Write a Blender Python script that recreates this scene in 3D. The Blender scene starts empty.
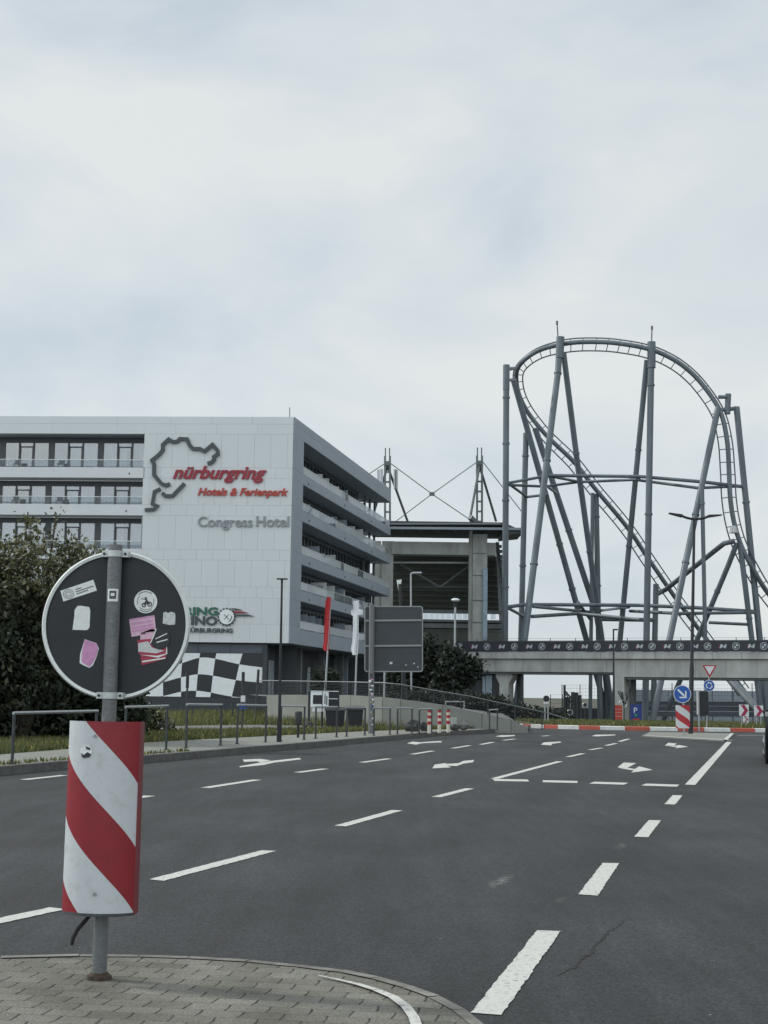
import bpy, math, random
from mathutils import Vector, Matrix
rad = math.radians
random.seed(7)
scene = bpy.context.scene
C = scene.collection

# ------------------------------------------------------------------ camera
F = 1422.0; H = 1.25; PITCH = math.atan(182/1422); ROLL = rad(0.8)
Fw = Vector((0, math.cos(PITCH), math.sin(PITCH)))
R0 = Vector((1, 0, 0)); U0 = Vector((0, -math.sin(PITCH), math.cos(PITCH)))
Rt = R0*math.cos(ROLL)+U0*math.sin(ROLL)
Up = -R0*math.sin(ROLL)+U0*math.cos(ROLL)
CAM = Vector((0, 0, H))
cd = bpy.data.cameras.new('camera'); cam = bpy.data.objects.new('camera', cd); C.objects.link(cam)
cd.sensor_fit = 'VERTICAL'; cd.sensor_height = 36; cd.sensor_width = 27; cd.lens = 36*F/1024
cd.clip_start = 0.1; cd.clip_end = 8000
m = Matrix((Rt, Up, -Fw)).transposed().to_4x4(); m.translation = CAM
cam.matrix_world = m
scene.camera = cam

# ------------------------------------------------------------------ world
w = bpy.data.worlds.new('World'); scene.world = w; w.use_nodes = True
nt = w.node_tree; nt.nodes.clear()
def N(nt, t, **k):
    n = nt.nodes.new(t)
    for a, b in k.items(): setattr(n, a, b)
    return n
SUN_DIR = Vector((-0.95, 0.33, 0.78)).normalized()
out = N(nt, 'ShaderNodeOutputWorld'); bg = N(nt, 'ShaderNodeBackground'); bg.inputs[1].default_value = 0.1
sky = N(nt, 'ShaderNodeTexSky', sky_type='NISHITA'); sky.sun_disc = False
sky.sun_elevation = math.asin(SUN_DIR.z); sky.sun_rotation = math.atan2(SUN_DIR.x, SUN_DIR.y)
tc = N(nt, 'ShaderNodeTexCoord'); mp = N(nt, 'ShaderNodeMapping'); mp.inputs['Scale'].default_value = (1.6, 1.0, 3.2)
mp.inputs['Rotation'].default_value = (0, rad(-18), 0)
nz = N(nt, 'ShaderNodeTexNoise'); nz.inputs['Scale'].default_value = 2.3; nz.inputs['Detail'].default_value = 8; nz.inputs['Roughness'].default_value = 0.52; nz.inputs['Distortion'].default_value = 0.35
cr = N(nt, 'ShaderNodeValToRGB')
cr.color_ramp.elements[0].position = 0.34; cr.color_ramp.elements[0].color = (5.9, 6.65, 7.3, 1)
cr.color_ramp.elements[1].position = 0.62; cr.color_ramp.elements[1].color = (8.1, 8.4, 8.35, 1)
e = cr.color_ramp.elements.new(0.47); e.color = (7.0, 7.6, 7.95, 1)
mx = N(nt, 'ShaderNodeMix', data_type='RGBA'); mx.inputs[0].default_value = 0.9
L = nt.links.new
L(tc.outputs['Generated'], mp.inputs[0]); L(mp.outputs[0], nz.inputs['Vector']); L(nz.outputs['Fac'], cr.inputs[0])
# added: unseen sky behind and left of the camera brightened to light front-facing walls
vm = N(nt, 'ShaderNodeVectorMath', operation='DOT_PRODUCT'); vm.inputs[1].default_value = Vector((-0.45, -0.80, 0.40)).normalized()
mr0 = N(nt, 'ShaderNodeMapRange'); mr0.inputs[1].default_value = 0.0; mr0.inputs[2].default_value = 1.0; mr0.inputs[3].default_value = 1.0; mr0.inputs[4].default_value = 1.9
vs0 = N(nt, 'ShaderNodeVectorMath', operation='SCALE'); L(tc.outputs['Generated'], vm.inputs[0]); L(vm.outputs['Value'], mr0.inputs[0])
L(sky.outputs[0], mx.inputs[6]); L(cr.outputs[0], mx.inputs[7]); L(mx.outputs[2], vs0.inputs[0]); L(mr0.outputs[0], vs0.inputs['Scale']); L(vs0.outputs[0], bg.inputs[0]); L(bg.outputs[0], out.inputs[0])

# ------------------------------------------------------------------ sun
sd = bpy.data.lights.new('sun', 'SUN'); sd.energy = 2.3; sd.angle = rad(5); sd.color = (1, 0.96, 0.9)
so = bpy.data.objects.new('sun', sd); C.objects.link(so); so.rotation_euler = SUN_DIR.to_track_quat('Z', 'Y').to_euler()
scene.view_settings.view_transform = 'Standard'; scene.view_settings.look = 'None'
scene.view_settings.exposure = 0.0; scene.view_settings.gamma = 1.0; scene.view_settings.use_curve_mapping = False

# ------------------------------------------------------------------ measuring helpers (pixel of the photo -> point in the world)
def ray(px, py): return Fw*F+Rt*(px-384)-Up*(py-512)
def G(px, py, z=0.0):
    d = ray(px, py); t = (z-H)/d.z; return CAM+d*t
def P(px, py, Y):
    d = ray(px, py); return CAM+d*(Y/d.y)
def proj(p):
    d = p-CAM; z = d.dot(Fw); return 384+F*d.dot(Rt)/z, 512-F*d.dot(Up)/z
def PL(px, py, o, n):
    d = ray(px, py); t = (o-CAM).dot(n)/d.dot(n); return CAM+d*t

# ------------------------------------------------------------------ materials
MATS = {}
def mat(name, col, rough=0.7, metal=0.0, var=0.0, vscale=3.0, bump=0.0, bscale=40.0, island=0.0, col2=None, spec=0.5, stretch=None):
    if name in MATS: return MATS[name]
    m = bpy.data.materials.new(name); m.use_nodes = True; t = m.node_tree; b = t.nodes['Principled BSDF']
    b.inputs['Base Color'].default_value = (*col, 1); b.inputs['Roughness'].default_value = rough; b.inputs['Metallic'].default_value = metal
    b.inputs['Specular IOR Level'].default_value = spec
    tcn = t.nodes.new('ShaderNodeTexCoord'); vec = tcn.outputs['Object']
    if stretch:
        mpn = t.nodes.new('ShaderNodeMapping'); mpn.inputs['Scale'].default_value = stretch; t.links.new(vec, mpn.inputs[0]); vec = mpn.outputs[0]
    last = None
    if var > 0 or col2:
        n = t.nodes.new('ShaderNodeTexNoise'); n.inputs['Scale'].default_value = vscale; n.inputs['Detail'].default_value = 6; n.inputs['Roughness'].default_value = 0.62
        t.links.new(vec, n.inputs['Vector'])
        r = t.nodes.new('ShaderNodeValToRGB'); r.color_ramp.elements[0].position = 0.32; r.color_ramp.elements[1].position = 0.7
        c2 = col2 if col2 else tuple(min(1, c*(1+var)) for c in col)
        c1 = col if col2 else tuple(c*(1-var) for c in col)
        r.color_ramp.elements[0].color = (*c1, 1); r.color_ramp.elements[1].color = (*c2, 1)
        t.links.new(n.outputs['Fac'], r.inputs[0]); last = r.outputs[0]
    if island > 0:
        g = t.nodes.new('ShaderNodeNewGeometry'); mr = t.nodes.new('ShaderNodeMapRange')
        mr.inputs[3].default_value = 1-island; mr.inputs[4].default_value = 1+island
        t.links.new(g.outputs['Random Per Island'], mr.inputs[0])
        hs = t.nodes.new('ShaderNodeHueSaturation'); t.links.new(mr.outputs[0], hs.inputs['Value'])
        if last: t.links.new(last, hs.inputs['Color'])
        else: hs.inputs['Color'].default_value = (*col, 1)
        last = hs.outputs[0]
    if last: t.links.new(last, b.inputs['Base Color'])
    if bump > 0:
        n2 = t.nodes.new('ShaderNodeTexNoise'); n2.inputs['Scale'].default_value = bscale; n2.inputs['Detail'].default_value = 4
        bp = t.nodes.new('ShaderNodeBump'); bp.inputs['Strength'].default_value = bump; bp.inputs['Distance'].default_value = 0.02
        t.links.new(vec, n2.inputs['Vector']); t.links.new(n2.outputs['Fac'], bp.inputs['Height']); t.links.new(bp.outputs[0], b.inputs['Normal'])
    MATS[name] = m
    return m

def glass_mat(name, tint=(0.75, 0.8, 0.82), gl=0.25, rough=0.03, op=0.0, opcol=(0.6, 0.65, 0.68)):
    m = bpy.data.materials.new(name); m.use_nodes = True; t = m.node_tree; t.nodes.clear()
    o = t.nodes.new('ShaderNodeOutputMaterial'); tr = t.nodes.new('ShaderNodeBsdfTransparent'); tr.inputs[0].default_value = (*tint, 1)
    g = t.nodes.new('ShaderNodeBsdfGlossy'); g.inputs['Roughness'].default_value = rough
    mx = t.nodes.new('ShaderNodeMixShader'); lw = t.nodes.new('ShaderNodeLayerWeight'); lw.inputs[0].default_value = 0.3
    ma = t.nodes.new('ShaderNodeMath'); ma.operation = 'MULTIPLY_ADD'; ma.inputs[1].default_value = 0.45; ma.inputs[2].default_value = gl
    t.links.new(lw.outputs['Fresnel'], ma.inputs[0]); t.links.new(ma.outputs[0], mx.inputs[0])
    t.links.new(tr.outputs[0], mx.inputs[1]); t.links.new(g.outputs[0], mx.inputs[2]); last = mx.outputs[0]
    if op > 0:
        d = t.nodes.new('ShaderNodeBsdfDiffuse'); d.inputs[0].default_value = (*opcol, 1)
        m2 = t.nodes.new('ShaderNodeMixShader'); m2.inputs[0].default_value = op
        t.links.new(last, m2.inputs[1]); t.links.new(d.outputs[0], m2.inputs[2]); last = m2.outputs[0]
    t.links.new(last, o.inputs[0]); return m

M_white = mat('facade_panel', (0.60, 0.635, 0.65), 0.5, var=0.02, vscale=0.3, island=0.014)
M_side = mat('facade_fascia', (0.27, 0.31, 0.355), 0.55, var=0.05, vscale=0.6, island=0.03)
M_slab = mat('balcony_white', (0.60, 0.63, 0.65), 0.5, var=0.04, vscale=0.8)
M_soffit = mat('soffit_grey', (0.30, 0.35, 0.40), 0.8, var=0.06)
M_darkwall = mat('dark_cladding', (0.030, 0.036, 0.045), 0.5, var=0.15, vscale=0.7)
M_frame = mat('dark_frame', (0.042, 0.050, 0.058), 0.4)
M_glass = glass_mat('window_glass', (0.78, 0.82, 0.85), 0.22)
M_railglass = glass_mat('rail_glass', (0.80, 0.84, 0.86), 0.02, op=0.02)
M_sideglass = glass_mat('side_rail_glass', (0.80, 0.84, 0.86), 0.12, op=0.5, opcol=(.66, .70, .72))
M_curtain = mat('curtain', (0.44, 0.47, 0.50), 0.9, var=0.18, vscale=2.0, stretch=(9, 9, 0.15), island=0.22)
M_room = mat('room_dark', (0.16, 0.175, 0.19), 0.9)
M_red = mat('sign_red', (0.27, 0.012, 0.03), 0.45)
M_orange = mat('sign_orange', (0.42, 0.04, 0.025), 0.45)
M_let = mat('letter_grey', (0.24, 0.27, 0.29), 0.5)
M_let2 = mat('letter_dark', (0.05, 0.064, 0.072), 0.5)
M_green = mat('letter_green', (0.02, 0.12, 0.075), 0.5)
M_black = mat('black_paint', (0.018, 0.02, 0.024), 0.45)
M_banner = mat('banner_navy', (0.018, 0.022, 0.032), 0.6, var=0.15, vscale=0.5)
M_paperwhite = mat('print_white', (0.76, 0.80, 0.81), 0.6, var=0.05)
M_steel = mat('galvanised_steel', (0.36, 0.38, 0.39), 0.42, 0.75, var=0.16, vscale=22, bump=0.12, bscale=70)
M_steelpale = mat('sign_post_zinc', (0.15, 0.16, 0.165), 0.5, 0.3, var=0.15, vscale=30, bump=0.25, bscale=120)
M_railing = mat('railing_steel', (0.055, 0.062, 0.07), 0.45, 0.5, var=0.2, vscale=12)
M_pole = mat('dark_post', (0.025, 0.028, 0.032), 0.5, 0.3, var=0.2, vscale=8)
M_coaster = mat('coaster_steel', (0.100, 0.125, 0.143), 0.45, 0.0, var=0.22, vscale=1.3, stretch=(1, 1, .2), island=0.05)
M_coasterd = mat('coaster_rail', (0.095, 0.11, 0.13), 0.45, 0.0, var=0.1)
M_conc = mat('concrete', (0.36, 0.375, 0.355), 0.88, var=0.24, vscale=0.9, bump=0.2, bscale=8, stretch=(1, 1, 0.35))
M_concd = mat('concrete_dark', (0.15, 0.162, 0.168), 0.9, var=0.3, vscale=0.6, stretch=(1, 1, 0.3))
M_wallconc = mat('retaining_concrete', (0.21, 0.222, 0.20), 0.9, var=0.14, vscale=0.8, bump=0.1, bscale=6)
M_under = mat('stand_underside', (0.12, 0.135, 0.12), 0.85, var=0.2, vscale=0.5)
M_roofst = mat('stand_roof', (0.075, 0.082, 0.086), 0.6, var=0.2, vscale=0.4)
M_truss = mat('stand_mast', (0.11, 0.13, 0.13), 0.5, var=0.1)
M_signback = mat('sign_back', (0.022, 0.026, 0.031), 0.42, 0.0, var=0.14, vscale=6, bump=0.02, bscale=30, spec=0.35)
M_rim = mat('sign_rim', (0.64, 0.67, 0.66), 0.45, 0.3, var=0.1, vscale=20)
M_alu = mat('clamp_alu', (0.50, 0.53, 0.53), 0.45, 0.5, var=0.12, vscale=40)
M_rust = mat('rusty_collar', (0.05, 0.035, 0.025), 0.9, var=0.5, vscale=40, bump=0.5)
M_rubber = mat('rubber', (0.015, 0.015, 0.016), 0.8, var=0.2, vscale=20)
M_blue = mat('sign_blue', (0.01, 0.085, 0.36), 0.4)
M_signwhite = mat('sign_white', (0.66, 0.68, 0.69), 0.45, var=0.05)
M_signred = mat('reflective_red', (0.38, 0.018, 0.025), 0.4, var=0.08, vscale=9)
M_kerbred = mat('kerb_red', (0.40, 0.085, 0.055), 0.75, var=0.22, vscale=4)
M_kerbwhite = mat('kerb_white', (0.60, 0.61, 0.59), 0.75, var=0.12, vscale=5)
M_kerb = mat('kerb_stone', (0.10, 0.10, 0.095), 0.9, var=0.3, vscale=5, bump=0.3)
M_side_walk = mat('sidewalk_slab', (0.19, 0.195, 0.175), 0.9, var=0.16, vscale=3, bump=0.2)
M_path = mat('footpath_asphalt', (0.13, 0.132, 0.13), 0.92, var=0.15, vscale=2)
M_green_ground = mat('grass_ground', (0.045, 0.06, 0.018), 0.95, col2=(0.085, 0.085, 0.032), vscale=0.9, bump=0.4, bscale=20)
M_earth = mat('earth', (0.05, 0.055, 0.035), 0.95, col2=(0.085, 0.08, 0.06), vscale=0.2)
M_flagred = mat('flag_red', (0.42, 0.03, 0.035), 0.8, var=0.15, vscale=1.5)
M_flagwhite = mat('flag_white', (0.70, 0.72, 0.74), 0.8, var=0.06, vscale=2)
M_car = mat('car_paint', (0.012, 0.013, 0.015), 0.25, 0.2)
M_lampglass = mat('lamp_diffuser', (0.62, 0.66, 0.68), 0.35)
M_pink = mat('sticker_pink', (0.56, 0.27, 0.48), 0.5, var=0.14, vscale=40)
M_pinkpale = mat('sticker_pale_pink', (0.66, 0.44, 0.55), 0.5, var=0.1, vscale=60)
M_stick = mat('sticker_white', (0.72, 0.75, 0.73), 0.5, var=0.06, vscale=60)
M_stickg = mat('sticker_worn', (0.56, 0.58, 0.58), 0.6, var=0.25, vscale=120)
M_stickred = mat('sticker_red', (0.36, 0.03, 0.07), 0.5, var=0.1, vscale=60)
M_bark = mat('bark', (0.05, 0.042, 0.033), 0.9, var=0.3, vscale=6, bump=0.5)

# ------------------------------------------------------------------ mesh builder
class MB:
    def __init__(s): s.v = []; s.f = []; s.mi = []; s.cur = 0; s.uv = None
    def add(s, vs, fs):
        b = len(s.v); s.v += [Vector(x) for x in vs]; s.f += [tuple(b+i for i in f) for f in fs]; s.mi += [s.cur]*len(fs)
    def box(s, x0, x1, y0, y1, z0, z1):
        s.obox(Vector((0, 0, 0)), Vector((1, 0, 0)), Vector((0, 1, 0)), x0, x1, y0, y1, z0, z1)
    def obox(s, O, e, n, u0, u1, d0, d1, z0, z1):
        k = Vector((0, 0, 1)); p = [O+e*u+n*d+k*z for z in (z0, z1) for d in (d0, d1) for u in (u0, u1)]
        s.add(p, [(0, 1, 3, 2), (4, 6, 7, 5), (0, 4, 5, 1), (2, 3, 7, 6), (0, 2, 6, 4), (1, 5, 7, 3)])
    def hexa(s, a, b):   # two quads (loops of 4)
        s.add(list(a)+list(b), [(3, 2, 1, 0), (4, 5, 6, 7), (0, 1, 5, 4), (1, 2, 6, 5), (2, 3, 7, 6), (3, 0, 4, 7)])
    def prism(s, pts, d):    # polygon loop extruded by vector d
        n = len(pts); s.add([Vector(p) for p in pts]+[Vector(p)+d for p in pts],
              [tuple(range(n))[::-1], tuple(range(n, 2*n))]+[(i, (i+1) % n, n+(i+1) % n, n+i) for i in range(n)])
    def poly(s, pts): s.add(pts, [tuple(range(len(pts)))])
    def tube(s, pts, r, n=10, cap=True):
        pts = [Vector(p) for p in pts]; rs = r if isinstance(r, (list, tuple)) else [r]*len(pts)
        up = None; rings = []
        for i, p in enumerate(pts):
            t = (pts[min(i+1, len(pts)-1)]-pts[max(i-1, 0)]).normalized()
            if up is None: up = t.orthogonal().normalized()
            up = (up-t*up.dot(t)).normalized(); bi = t.cross(up)
            rings.append([p+(up*math.cos(a)+bi*math.sin(a))*rs[i] for a in [2*math.pi*k/n for k in range(n)]])
        fs = [(i*n+k, i*n+(k+1) % n, (i+1)*n+(k+1) % n, (i+1)*n+k) for i in range(len(pts)-1) for k in range(n)]
        if cap: fs += [tuple(range(n))[::-1], tuple((len(pts)-1)*n+k for k in range(n))]
        s.add([v for r_ in rings for v in r_], fs)
    def bar(s, a, b, wd, dp=None):   # square bar
        a = Vector(a); b = Vector(b); dp = dp or wd; t = (b-a).normalized()
        x = t.cross(Vector((0, 0, 1)));
        if x.length < .05: x = Vector((1, 0, 0))
        x.normalize(); y = t.cross(x)
        q = [x*wd/2+y*dp/2, -x*wd/2+y*dp/2, -x*wd/2-y*dp/2, x*wd/2-y*dp/2]
        s.hexa([a+k for k in q], [b+k for k in q])
    def disc(s, c, n, r, th, seg=32):
        n = Vector(n).normalized(); s.tube([Vector(c)-n*th/2, Vector(c)+n*th/2], r, seg)
    def ball(s, c, r, seg=12, rings=8, sc=(1, 1, 1)):
        c = Vector(c); vs = []; fs = []
        for i in range(rings+1):
            a = math.pi*i/rings
            for k in range(seg):
                b = 2*math.pi*k/seg; vs.append(c+Vector((math.sin(a)*math.cos(b)*sc[0], math.sin(a)*math.sin(b)*sc[1], math.cos(a)*sc[2]))*r)
        for i in range(rings):
            for k in range(seg): fs.append((i*seg+k, (i+1)*seg+k, (i+1)*seg+(k+1) % seg, i*seg+(k+1) % seg))
        s.add(vs, fs)
    def text(s, txt, O, eu, ev, en, wd, ht, th, shear=0.0, bold=0.0):
        cu = bpy.data.curves.new('t', 'FONT'); cu.body = txt; cu.extrude = 0.5; cu.shear = shear; cu.offset = bold; cu.resolution_u = 3
        ob = bpy.data.objects.new('t', cu); C.objects.link(ob)
        dg = bpy.context.evaluated_depsgraph_get(); dg.update(); me = ob.evaluated_get(dg).to_mesh()
        xs = [v.co.x for v in me.vertices]; ys = [v.co.y for v in me.vertices]
        x0, x1, y0, y1 = min(xs), max(xs), min(ys), max(ys)
        s.add([O+eu*((v.co.x-x0)/(x1-x0)*wd)+ev*((v.co.y-y0)/(y1-y0)*ht)+en*((v.co.z+.5)*th) for v in me.vertices], [tuple(p.vertices) for p in me.polygons])
        bpy.data.objects.remove(ob); bpy.data.curves.remove(cu)
    def build(s, name, m, parent=None, loc=None, smooth=True, label=None):
        org = Vector(loc) if loc is not None else Vector((0, 0, 0))
        if parent is not None:
            q = parent
            while q: org = org+q.location; q = q.parent
        me = bpy.data.meshes.new(name); me.from_pydata([v-org for v in s.v], [], s.f); me.validate()
        ms = m if isinstance(m, (list, tuple)) else [m]
        for k in ms: me.materials.append(k)
        if len(ms) > 1 and len(me.polygons) == len(s.mi):
            me.polygons.foreach_set('material_index', s.mi)
        if smooth:
            me.shade_smooth(); me.set_sharp_from_angle(angle=rad(38))
        o = bpy.data.objects.new(name, me); C.objects.link(o)
        if parent is not None: o.parent = parent
        elif loc is not None: o.location = loc
        if label: o['label'] = label
        return o
def thing(name, label, cat, loc, group=None):
    o = bpy.data.objects.new(name, None); C.objects.link(o); o.location = loc; o.empty_display_size = 0.2
    o['label'] = label; o['category'] = cat
    if group: o['group'] = group
    return o
def tag(o, label, cat, group=None, kind=None):
    if label: o['label'] = label
    if cat: o['category'] = cat
    if group: o['group'] = group
    if kind: o['kind'] = kind
    return o
def struct(o, label=None):
    o['kind'] = 'structure'
    if label: o['label'] = label
    return o
def drop(p, z): return Vector((p.x, p.y, z))

# ================================================================== GROUND
mb = MB()
ys = [-60, 0, 20, 40, 52, 60, 66, 72, 80, 100, 140, 200, 400, 900, 2500]
def gz(y): return -0.06 if y <= 66 else (-2.0 if y >= 80 else -0.06-1.94*(y-66)/14)
xs = [-1500, -300, -80, -30, 0, 30, 80, 300, 1500]
for y in ys:
    for x in xs: mb.v.append(Vector((x, y, gz(y))))
nx = len(xs)
for j in range(len(ys)-1):
    for i in range(nx-1): mb.f.append((j*nx+i, j*nx+i+1, (j+1)*nx+i+1, (j+1)*nx+i)); mb.mi.append(0)
struct(mb.build('ground', M_earth), 'low earth ground sloping away behind the roundabout')

# asphalt material
def asphalt():
    m = bpy.data.materials.new('asphalt'); m.use_nodes = True; t = m.node_tree; b = t.nodes['Principled BSDF']; lk = t.links.new
    tcn = t.nodes.new('ShaderNodeTexCoord')
    rot = t.nodes.new('ShaderNodeMapping'); rot.inputs['Rotation'].default_value = (0, 0, rad(15)); rot.inputs['Scale'].default_value = (1.0, 0.10, 1); lk(tcn.outputs['Object'], rot.inputs[0])
    def noise(vec, sc, det=5, ro=0.6):
        n = t.nodes.new('ShaderNodeTexNoise'); n.inputs['Scale'].default_value = sc; n.inputs['Detail'].default_value = det; n.inputs['Roughness'].default_value = ro; lk(vec, n.inputs['Vector']); return n.outputs['Fac']
    def ramp(f, a, b_, c0, c1):
        r = t.nodes.new('ShaderNodeValToRGB'); r.color_ramp.elements[0].position = a; r.color_ramp.elements[1].position = b_
        r.color_ramp.elements[0].color = (*c0, 1); r.color_ramp.elements[1].color = (*c1, 1); lk(f, r.inputs[0]); return r.outputs[0]
    def mul(a, b_, f=1.0):
        x = t.nodes.new('ShaderNodeMix'); x.data_type = 'RGBA'; x.blend_type = 'MULTIPLY'; x.inputs[0].default_value = f; lk(a, x.inputs[6]); lk(b_, x.inputs[7]); return x.outputs[2]
    c = ramp(noise(rot.outputs[0], 0.75, 4), 0.3, 0.7, (0.019, 0.021, 0.0225), (0.030, 0.032, 0.034))
    c = mul(c, ramp(noise(tcn.outputs['Object'], 0.35, 5), 0.3, 0.7, (0.66,)*3, (1.28,)*3))
    c = mul(c, ramp(noise(tcn.outputs['Object'], 140, 3, 0.8), 0.25, 0.75, (0.35,)*3, (1.75,)*3))
    # seams between paving lanes and tyre-polished tracks run along the road
    rt2 = t.nodes.new('ShaderNodeMapping'); rt2.inputs['Rotation'].default_value = (0, 0, rad(15)); lk(tcn.outputs['Object'], rt2.inputs[0])
    sx = t.nodes.new('ShaderNodeSeparateXYZ'); lk(rt2.outputs[0], sx.inputs[0])
    def MN(op, a, b_=None):
        q = t.nodes.new('ShaderNodeMath'); q.operation = op
        for k, v in enumerate((a, b_)):
            if v is None: continue
            if isinstance(v, (int, float)): q.inputs[k].default_value = v
            else: lk(v, q.inputs[k])
        return q.outputs[0]
    wob = MN('MULTIPLY', MN('SUBTRACT', noise(tcn.outputs['Object'], 1.1, 4), .5), .10)
    lane = MN('FRACT', MN('DIVIDE', MN('ADD', sx.outputs[0], MN('ADD', wob, .45)), 3.1)); ld = MN('MULTIPLY', MN('ABSOLUTE', MN('SUBTRACT', lane, .5)), 3.1)
    seam = ramp(ld, .008, .022, (0.62,)*3, (1,)*3); c = mul(c, seam, .3)
    trk = MN('ABSOLUTE', MN('SUBTRACT', ld, .78)); c = mul(c, ramp(MN('ADD', trk, MN('MULTIPLY', MN('SUBTRACT', noise(rot.outputs[0], 2.5), .5), .5)), .05, .42, (0.84,)*3, (1.05,)*3), .9)
    c = mul(c, ramp(noise(rot.outputs[0], 5.5, 6, .7), .36, .64, (0.80,)*3, (1.14,)*3))
    v2 = t.nodes.new('ShaderNodeTexVoronoi'); v2.inputs['Scale'].default_value = 95; lk(tcn.outputs['Object'], v2.inputs['Vector']); s2 = t.nodes.new('ShaderNodeSeparateColor'); lk(v2.outputs['Color'], s2.inputs[0])
    c = mul(c, ramp(s2.outputs[0], 0.1, 0.97, (0.62,)*3, (1.75,)*3))
    # scattered pale grit
    vo = t.nodes.new('ShaderNodeTexVoronoi'); vo.inputs['Scale'].default_value = 9; lk(tcn.outputs['Object'], vo.inputs['Vector'])
    g = ramp(vo.outputs['Distance'], 0.035, 0.06, (1,)*3, (0,)*3)
    mk = t.nodes.new('ShaderNodeMath'); mk.operation = 'MULTIPLY'; mk.inputs[1].default_value = 1
    vc = t.nodes.new('ShaderNodeSeparateColor'); lk(vo.outputs['Color'], vc.inputs[0])
    gt = t.nodes.new('ShaderNodeMath'); gt.operation = 'GREATER_THAN'; gt.inputs[1].default_value = 0.86; lk(vc.outputs[0], gt.inputs[0])
    lk(g, mk.inputs[0]); lk(gt.outputs[0], mk.inputs[1])
    x = t.nodes.new('ShaderNodeMix'); x.data_type = 'RGBA'; lk(mk.outputs[0], x.inputs[0]); lk(c, x.inputs[6]); x.inputs[7].default_value = (0.28, 0.28, 0.26, 1); c = x.outputs[2]
    # two chalky scuffs and darker repaired joints: real marks at fixed places on the road
    for (px, py, rx, ry, rt, st) in ((501, 881, .07, .42, -15, .36), (621, 846, .07, .35, -15, .15), (560, 900, .05, .2, -15, .1)):
        q = G(px, py); mp_ = t.nodes.new('ShaderNodeMapping'); mp_.vector_type = 'TEXTURE'
        mp_.inputs['Location'].default_value = q; mp_.inputs['Rotation'].default_value = (0, 0, rad(rt)); mp_.inputs['Scale'].default_value = (rx, ry, 1); lk(tcn.outputs['Object'], mp_.inputs[0])
        gr = t.nodes.new('ShaderNodeTexGradient'); gr.gradient_type = 'SPHERICAL'; lk(mp_.outputs[0], gr.inputs[0])
        ms = t.nodes.new('ShaderNodeMath'); ms.operation = 'MULTIPLY'; lk(gr.outputs[0], ms.inputs[0])
        ns = t.nodes.new('ShaderNodeMath'); ns.operation = 'MULTIPLY'; ns.inputs[1].default_value = st*2; lk(ramp(noise(tcn.outputs['Object'], 22), .42, .62, (0,)*3, (1,)*3), ns.inputs[0]); lk(ns.outputs[0], ms.inputs[1])
        x = t.nodes.new('ShaderNodeMix'); x.data_type = 'RGBA'; lk(ms.outputs[0], x.inputs[0]); lk(c, x.inputs[6]); x.inputs[7].default_value = (0.28, 0.28, 0.27, 1); c = x.outputs[2]
    lk(c, b.inputs['Base Color']); b.inputs['Roughness'].default_value = 0.82; b.inputs['Specular IOR Level'].default_value = 0.35
    bp = t.nodes.new('ShaderNodeBump'); bp.inputs['Strength'].default_value = 0.45; bp.inputs['Distance'].default_value = 0.006; lk(noise(tcn.outputs['Object'], 110, 3, 0.7), bp.inputs['Height']); lk(bp.outputs[0], b.inputs['Normal'])
    return m
M_asph = asphalt()

KERB = [(-260, 797), (-120, 786), (0, 775.5), (68, 769), (145, 763), (200, 758), (260, 752.5), (310, 748), (358, 743.5), (400, 739.5), (430, 736.5), (477, 734), (505, 732), (530, 729)]
kerb_pts = [G(x, y) for x, y in KERB]
# the road: everything right of the kerb, up to the roundabout and beyond on both sides of it
mb = MB()
road = [Vector((-60, -40, 0)), Vector((70, -40, 0)), Vector((70, 63, 0)), Vector((5.2, 63, 0))]+[Vector(p) for p in kerb_pts[::-1]]+[Vector((-60, kerb_pts[0].y-4, 0))]
mb.poly(road)
struct(mb.build('road', M_asph, smooth=False), 'grey asphalt road with several lanes')

# kerb along the left pavement
def offset_path(pts, d):
    res = []
    for i, p in enumerate(pts):
        t = (pts[min(i+1, len(pts)-1)]-pts[max(i-1, 0)]); t.z = 0; t.normalize(); n = Vector((-t.y, t.x, 0)); res.append(p+n*d)
    return res
def strip(mb, a, b, za, zb):
    for i in range(len(a)-1):
        mb.add([drop(a[i], za), drop(a[i+1], za), drop(b[i+1], zb), drop(b[i], zb)], [(0, 1, 2, 3)])
kp = kerb_pts; kb = offset_path(kp, 0.16)
mb = MB(); strip(mb, kp, kp, -0.05, 0.13)
strip(mb, kp, kb, 0.13, 0.13)
struct(mb.build('kerb', M_kerb, smooth=False), 'dark stone kerb of the left pavement')
ZS = 0.126
BACK = [(-260, 772), (-120, 762), (0, 754.5), (68, 749), (145, 742.5), (200, 739.5), (260, 736.5), (310, 734), (358, 731.5), (400, 730), (430, 729.5), (477, 728.8), (505, 728), (530, 727)]
bk = [G(x, y, ZS) for x, y in BACK]
mb = MB(); strip(mb, kb, bk, ZS, ZS); struct(mb.build('sidewalk', M_side_walk, smooth=False), 'pale pavement behind the railings')
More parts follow.
